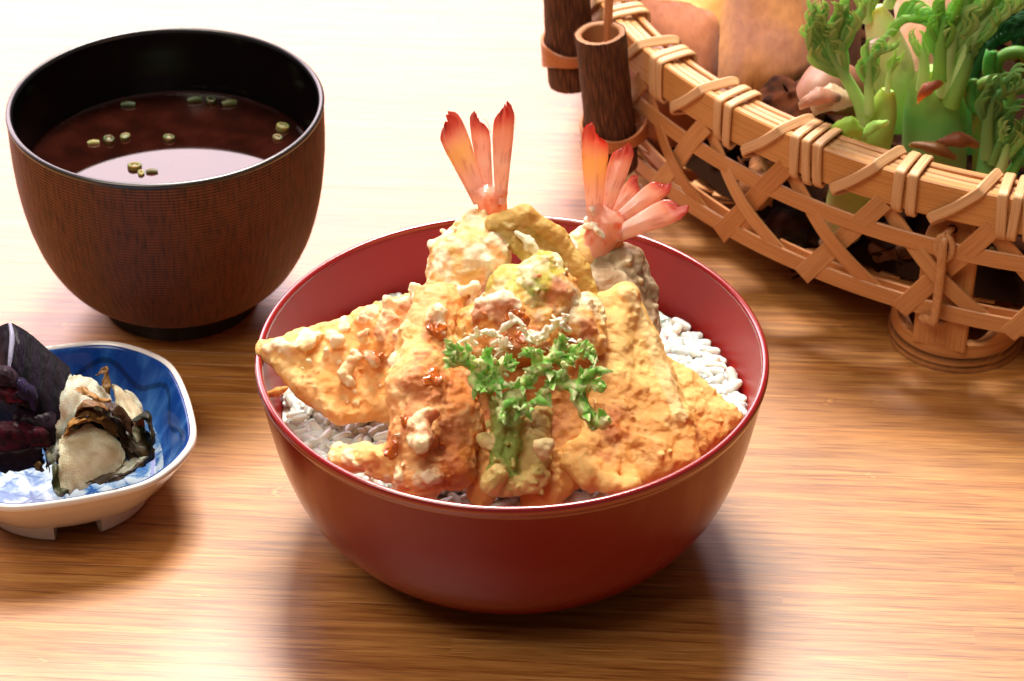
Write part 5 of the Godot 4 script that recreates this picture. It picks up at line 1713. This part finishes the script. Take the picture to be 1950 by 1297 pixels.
func build_shoots() -> void:
	var g1 := lin(174, 220, 104)
	var g2 := lin(126, 204, 92)
	var g3 := lin(84, 164, 96)
	var pale := lin(226, 240, 172)
	var white := lin(214, 218, 168)
	var brown := lin(120, 74, 44)
	var pink := lin(206, 160, 150)
	# front left bud, with its big frond thrown to the left
	shoot("light green bud at the left front whose largest frond reaches up left", [at(1600, 440, -0.118), at(1640, 330, -0.118), at(1672, 240, -0.118), at(1690, 172, -0.120)], [0.0066, 0.0080, 0.0066, 0.0050, 0.002], [white, lin(176, 206, 110), g1, g1],
		[[[at(1648, 262, -0.116), at(1640, 205, -0.115), at(1612, 150, -0.114), at(1580, 100, -0.113), at(1576, 50, -0.112)], 0.0026, 6, 0.0115, g2, pale, 0.5],
		[[at(1600, 130, -0.114), at(1598, 85, -0.113), at(1618, 30, -0.113)], 0.0016, 5, 0.0095, g2, pale, 0.3],
		[[at(1585, 105, -0.114), at(1562, 70, -0.112), at(1560, 30, -0.111)], 0.0012, 4, 0.0075, g2, pale, 0.3],
		[[at(1655, 215, -0.113), at(1655, 165, -0.112), at(1656, 115, -0.111), at(1678, 92, -0.110)], 0.0018, 5, 0.0070, g2, pale, 0.35],
		[[at(1690, 175, -0.112), at(1694, 140, -0.112), at(1708, 110, -0.112)], 0.0010, 2, 0.004, g1, pale, 0.5]],
		[[at(1612, 262, -0.108), at(1620, 222, -0.108), 0.012, lin(150, 190, 70)], [at(1668, 250, -0.108), at(1660, 232, -0.108), 0.010, g1]])
	# pale bud behind it
	shoot("pale yellow-green bud standing behind the left front bud", [at(1712, 240, -0.150), at(1702, 140, -0.152), at(1680, 60, -0.154), at(1668, 12, -0.156)], [0.0064, 0.0072, 0.0066, 0.0050, 0.0024], [g2, g1, pale, lin(220, 232, 160)],
		[[[at(1650, 40, -0.152), at(1652, 10, -0.152), at(1668, -30, -0.152)], 0.0022, 5, 0.008, g1, pale, 0.2], [[at(1692, 10, -0.152), at(1706, -20, -0.150), at(1712, -50, -0.150)], 0.002, 5, 0.008, g1, pale, 0.2], [[at(1695, 62, -0.150), at(1722, 36, -0.149), at(1762, 36, -0.148), at(1786, 58, -0.146)], 0.0018, 6, 0.006, g2, g1, 0.2]],
		[[at(1668, 100, -0.144), at(1654, 82, -0.142), 0.012, pink]])
	# the big bud in the middle
	shoot("fattest green bud in the middle of the basket with a dark stain", [at(1778, 360, -0.128), at(1780, 250, -0.130), at(1778, 180, -0.132), at(1772, 130, -0.134)], [0.0098, 0.0104, 0.0100, 0.0082, 0.004], [white, lin(150, 186, 116), lin(112, 186, 90), g1],
		[[[at(1758, 170, -0.126), at(1760, 120, -0.126), at(1754, 88, -0.128)], 0.0024, 2, 0.006, g1, pale, 0.5],
		[[at(1800, 180, -0.124), at(1806, 110, -0.124), at(1822, 60, -0.124), at(1852, 10, -0.124)], 0.0030, 6, 0.0105, g2, pale, 0.25],
		[[at(1790, 150, -0.123), at(1792, 80, -0.123), at(1802, 30, -0.123)], 0.0026, 4, 0.0095, g2, g1, 0.3],
		[[at(1812, 190, -0.122), at(1850, 80, -0.123), at(1886, 30, -0.124), at(1930, -6, -0.124)], 0.0024, 8, 0.0105, g2, pale, 0.3],
		[[at(1810, 200, -0.121), at(1836, 140, -0.121), at(1850, 100, -0.121)], 0.0030, 2, 0.005, lin(110, 150, 80), g1, 0.8]],
		[[at(1772, 178, -0.118), at(1760, 160, -0.118), 0.010, lin(130, 60, 40)], [at(1822, 280, -0.117), at(1826, 252, -0.117), 0.014, lin(128, 66, 40)], [at(1776, 292, -0.116), at(1784, 272, -0.116), 0.016, lin(120, 74, 40)]])
	# the leafy sprout at the right
	shoot("slim grey-green sprout at the right with ribbed half-open leaves", [at(1880, 420, -0.108), at(1882, 330, -0.110), at(1888, 260, -0.111), at(1896, 210, -0.112)], [0.0040, 0.0044, 0.0036, 0.0026, 0.0012], [white, lin(110, 160, 80), g3, g3],
		[[[at(1880, 300, -0.106), at(1882, 240, -0.106), at(1892, 190, -0.106), at(1916, 168, -0.106)], 0.0024, 6, 0.0085, lin(70, 130, 60), lin(150, 190, 110), 0.3], [[at(1888, 310, -0.105), at(1906, 270, -0.105), at(1928, 240, -0.105)], 0.002, 5, 0.0085, lin(60, 126, 56), lin(140, 186, 100), 0.3], [[at(1902, 330, -0.104), at(1916, 290, -0.104), at(1920, 260, -0.104)], 0.002, 3, 0.008, g2, pale, 0.3], [[at(1926, 330, -0.106), at(1944, 300, -0.106), at(1970, 280, -0.106)], 0.002, 5, 0.0085, g3, g2, 0.2]],
		[])
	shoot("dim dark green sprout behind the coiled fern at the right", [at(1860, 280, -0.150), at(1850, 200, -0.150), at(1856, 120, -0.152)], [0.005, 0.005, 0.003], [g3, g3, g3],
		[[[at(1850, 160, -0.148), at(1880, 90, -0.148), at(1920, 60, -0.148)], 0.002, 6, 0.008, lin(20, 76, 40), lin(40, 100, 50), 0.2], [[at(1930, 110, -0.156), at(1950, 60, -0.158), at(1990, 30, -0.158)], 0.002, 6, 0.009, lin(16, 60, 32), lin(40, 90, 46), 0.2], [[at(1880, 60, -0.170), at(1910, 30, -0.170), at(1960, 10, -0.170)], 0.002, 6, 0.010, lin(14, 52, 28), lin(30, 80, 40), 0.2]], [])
	# a purple-skinned base with roots lying at the left of them
	shoot("short bud with a pink root end lying left of the green buds", [at(1548, 206, -0.122), at(1560, 180, -0.124), at(1590, 165, -0.130), at(1630, 190, -0.138)], [0.0030, 0.0072, 0.0090, 0.0082, 0.006], [lin(120, 84, 56), lin(196, 176, 120), lin(206, 178, 140), lin(150, 104, 80)], [], [[at(1562, 200, -0.112), at(1556, 168, -0.114), 0.013, lin(150, 104, 84)], [at(1590, 210, -0.114), at(1580, 160, -0.118), 0.014, lin(186, 150, 120)]])
	# coiled ferns
	for q in [["nearer coiled green fern head at the right of the middle bud", 1888, 176, -0.124, 0.0072], ["farther coiled green fern head at the right edge of the photo", 1930, 126, -0.140, 0.0082]]:
		var o := thing("fern_coil", q[0], "fern", Vector3.ZERO, "coiled fern heads in the basket")
		var c := at(q[1], q[2], q[3])
		var mb := MB.new()
		var pts := []
		for i in 34:
			var u := i / 33.0
			var b := u * TAU * 1.9 + 2.6
			var r: float = q[4] * (1.0 - 0.62 * u)
			pts.append(c + Vector3(cos(b) * r, sin(b) * r, 0.002 * sin(u * 6.0) + u * 0.001))
		pts.push_front(pts[0] + Vector3(0.004, -0.020, -0.002))
		pts.push_front(pts[0] + Vector3(0.002, -0.030, 0.0))
		tube(mb, smooth3(pts, 3), [q[4] * 0.26, q[4] * 0.27, q[4] * 0.24, q[4] * 0.2, q[4] * 0.12], 12, lin(60, 146, 60), lin(90, 130, 50))
		part(o, "stalk", mb.mesh(), M.plant)
		var bits := MB.new()
		for i in 40:
			var p: Vector3 = pts[6 + i % 28]
			var d := (c - p).normalized() * 0.6 + Vector3(rng.randf_range(-0.5, 0.5), rng.randf_range(-0.5, 0.5), 0.8)
			tube(bits, PackedVector3Array([p + d * 0.0008, p + d * 0.0022]), [0.0007, 0.0002], 5, brown if i % 3 == 0 else lin(70, 120, 40))
		part(o, "leaflets", bits.mesh(), M.leaf)
	# bamboo sheaths at the back left
	var hg := "broad brown bamboo sheaths standing in the basket"
	var rust := lin(150, 84, 46)
	var rust2 := lin(186, 112, 62)
	husk("bamboo_sheath", "smooth rust-brown sheath with a yellow edge nearest the basket's left post", "bamboo sheath", [
		[at(1210, 330, -0.190), at(1270, 350, -0.180), at(1350, 330, -0.180), at(1380, 260, -0.190)],
		[at(1190, 180, -0.200), at(1260, 200, -0.182), at(1350, 180, -0.180), at(1376, 130, -0.192)],
		[at(1196, 50, -0.212), at(1260, 70, -0.196), at(1330, 70, -0.192), at(1366, 40, -0.200)],
		[at(1210, -6, -0.222), at(1262, 0, -0.212), at(1300, 4, -0.208), at(1340, 14, -0.208)]], 0.0016, rust, rust2, hg)
	husk("bamboo_sheath", "thin amber-edged sheath curling over the smooth rust-brown one", "bamboo sheath", [
		[at(1190, 16, -0.226), at(1220, -40, -0.236)], [at(1250, 2, -0.216), at(1260, -50, -0.232)], [at(1310, 8, -0.208), at(1330, -50, -0.228)], [at(1350, 50, -0.198), at(1390, -40, -0.226)], [at(1372, 130, -0.190), at(1420, 30, -0.216)], [at(1376, 220, -0.188), at(1420, 150, -0.206)]], 0.0016, lin(206, 146, 60), lin(226, 176, 96), hg)
	husk("bamboo_sheath", "velvety brown sheath with golden streaks in the middle behind the rim", "bamboo sheath", [
		[at(1366, 190, -0.172), at(1400, 215, -0.166), at(1440, 190, -0.162), at(1450, 150, -0.166)],
		[at(1370, 100, -0.184), at(1430, 130, -0.166), at(1510, 140, -0.162), at(1566, 120, -0.172)],
		[at(1376, 10, -0.200), at(1440, 30, -0.182), at(1520, 40, -0.178), at(1570, 50, -0.186)],
		[at(1390, -60, -0.210), at(1440, -60, -0.196), at(1500, -60, -0.194), at(1550, -40, -0.200)]], 0.0018, lin(140, 82, 46), lin(196, 130, 52), hg)
	husk("bamboo_sheath", "dark brown sheath at the top between the streaked one and the green", "bamboo sheath", [
		[at(1500, 170, -0.186), at(1560, 190, -0.180), at(1640, 160, -0.186)], [at(1510, 60, -0.202), at(1570, 70, -0.190), at(1640, 50, -0.196)], [at(1520, -40, -0.214), at(1580, -40, -0.204), at(1660, -60, -0.210)]], 0.0018, lin(96, 52, 30), lin(140, 80, 46), hg)
	husk("bamboo_sheath", "peach-coloured papery sheath behind the middle green buds", "bamboo sheath", [
		[at(1700, 130, -0.172), at(1750, 150, -0.168), at(1800, 130, -0.172)], [at(1706, 60, -0.182), at(1756, 66, -0.176), at(1806, 50, -0.182)], [at(1700, -20, -0.194), at(1760, -20, -0.190), at(1830, -40, -0.194)]], 0.0014, lin(216, 150, 116), lin(232, 186, 160), hg)
	# root lumps and bark low in the basket, seen through the weave
	var lumps := [
		["pale purple root bulb low behind the weave under the light green bud", [[at(1590, 440, -0.122), 0.0040], [at(1588, 490, -0.116), 0.0056]], lin(196, 164, 140), lin(110, 66, 56)],
		["gnarled brown root low behind the weave in the middle", [[at(1690, 480, -0.112), 0.0060], [at(1712, 510, -0.110), 0.0072], [at(1730, 490, -0.110), 0.0050]], lin(120, 80, 56), lin(50, 28, 20)],
		["brown root knob left of the bamboo foot behind the weave", [[at(1770, 490, -0.114), 0.0084], [at(1776, 520, -0.112), 0.0070]], lin(140, 84, 60), lin(84, 44, 30)],
		["smooth pale bulb low behind the weave right of the bamboo foot", [[at(1880, 510, -0.106), 0.0070], [at(1900, 518, -0.104), 0.0068]], lin(170, 146, 104), lin(120, 96, 60)],
		["ragged tan root at the left of the weave below the sheath", [[at(1445, 330, -0.140), 0.0046], [at(1440, 370, -0.132), 0.0056]], lin(190, 132, 88), lin(90, 52, 32)],
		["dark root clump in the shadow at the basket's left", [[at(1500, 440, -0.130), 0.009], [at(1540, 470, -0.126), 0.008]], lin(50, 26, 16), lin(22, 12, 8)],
		["dark fibrous root end behind the rim left of the pink bud", [[at(1490, 200, -0.150), 0.0090], [at(1520, 225, -0.142), 0.0080], [at(1460, 230, -0.150), 0.007]], lin(84, 46, 28), lin(30, 16, 10)],
	]
	for q in lumps:
		var o := thing("root", q[0], "root", Vector3.ZERO, "roots lying low in the basket")
		var prims := []
		for i in q[1].size() - 1:
			prims.append([q[1][i][0], q[1][i][1], q[1][i + 1][0], q[1][i + 1][1], q[2]])
		var f := field(prims + crumbs(prims, 14, 0.0012, 0.0026, q[3]), 0.0009, 0.003)
		rough_up(f, 0.0022, 0.010, 0.0003, 0.005, 50.0)
		var other: Color = q[3]
		part(o, "lump", net(f, func(p: Vector3, c: Color): return c.lerp(other, clampf(nz.get_noise_3dv(p * 900.0) * 1.8 + 0.15, 0.0, 1.0))), M.root)
		var hair := MB.new()
		for i in 8:
			var p: Vector3 = q[1][i % q[1].size()][0] + Vector3(rng.randfn(), rng.randfn() * 0.6, rng.randfn()).normalized() * q[1][0][1]
			tube(hair, smooth3([p, p + Vector3(rng.randfn(), rng.randfn(), rng.randfn()) * 0.003, p + Vector3(rng.randfn(), rng.randfn() + 0.3, rng.randfn()) * 0.003], 3), [0.0005, 0.0003, 0.0001], 5, other)
		part(o, "root_hairs", hair.mesh(), M.root)
	# the bed of dead leaves and bark under everything
	var bed := thing("bark_bed", "dark dry bark and leaf litter lying under the shoots on the basket floor", "bark", BASKET_AT)
	bed.set_meta("kind", "stuff")
	var mb := MB.new()
	for i in 24:
		for j in 60:
			var b := TAU * j / 60
			var r := 0.0001 + 0.172 * i / 23.0
			mb.add(Vector3(r * sin(b), 0.0212 + (0.012 + 0.006 * nz.get_noise_2d(sin(b) * r * 900.0, cos(b) * r * 900.0)) * (1.0 - pow(r / 0.1725, 6.0)), r * cos(b)), Vector3.UP, Vector2.ZERO, lin(34, 18, 11))
	grid(mb, 0, 24, 60, true, func(_p): return Vector3.UP)
	for i in 420:
		var a := rng.randf() * TAU
		var r := 0.165 * sqrt(rng.randf())
		var p := Vector3(r * sin(a), 0.030 + rng.randf() * 0.012 * (1.0 - r / 0.175), r * cos(a))
		var d := Vector3(rng.randfn(), rng.randfn() * 0.25, rng.randfn()).normalized() * rng.randf_range(0.006, 0.02)
		if (p + d).length() > 0.172 or (p - d).length() > 0.172:
			d *= 0.3
		tube(mb, smooth3([p - d, p + Vector3(0, rng.randf_range(0, 0.004), 0), p + d], 3), [0.002, 0.0045, 0.003, 0.001], 7, lin(44, 24, 14), lin(70, 40, 22), 0.3, Vector3.UP)
	part(bed, "litter", mb.mesh(), M.root)

func _ready() -> void:
	rng.seed = 20
	nz.seed = 4
	nz.frequency = 0.08
	nz.fractal_octaves = 3
	nc.seed = 9
	nc.noise_type = FastNoiseLite.TYPE_CELLULAR
	nc.cellular_return_type = FastNoiseLite.RETURN_DISTANCE
	nc.frequency = 0.08
	nc.fractal_type = FastNoiseLite.FRACTAL_NONE
	setup_view()
	setup_materials()
	build_table()
	build_red_bowl()
	build_soup_bowl()
	build_dish()
	build_pickles()
	build_rice()
	build_tempura()
	build_basket()
	build_shoots()
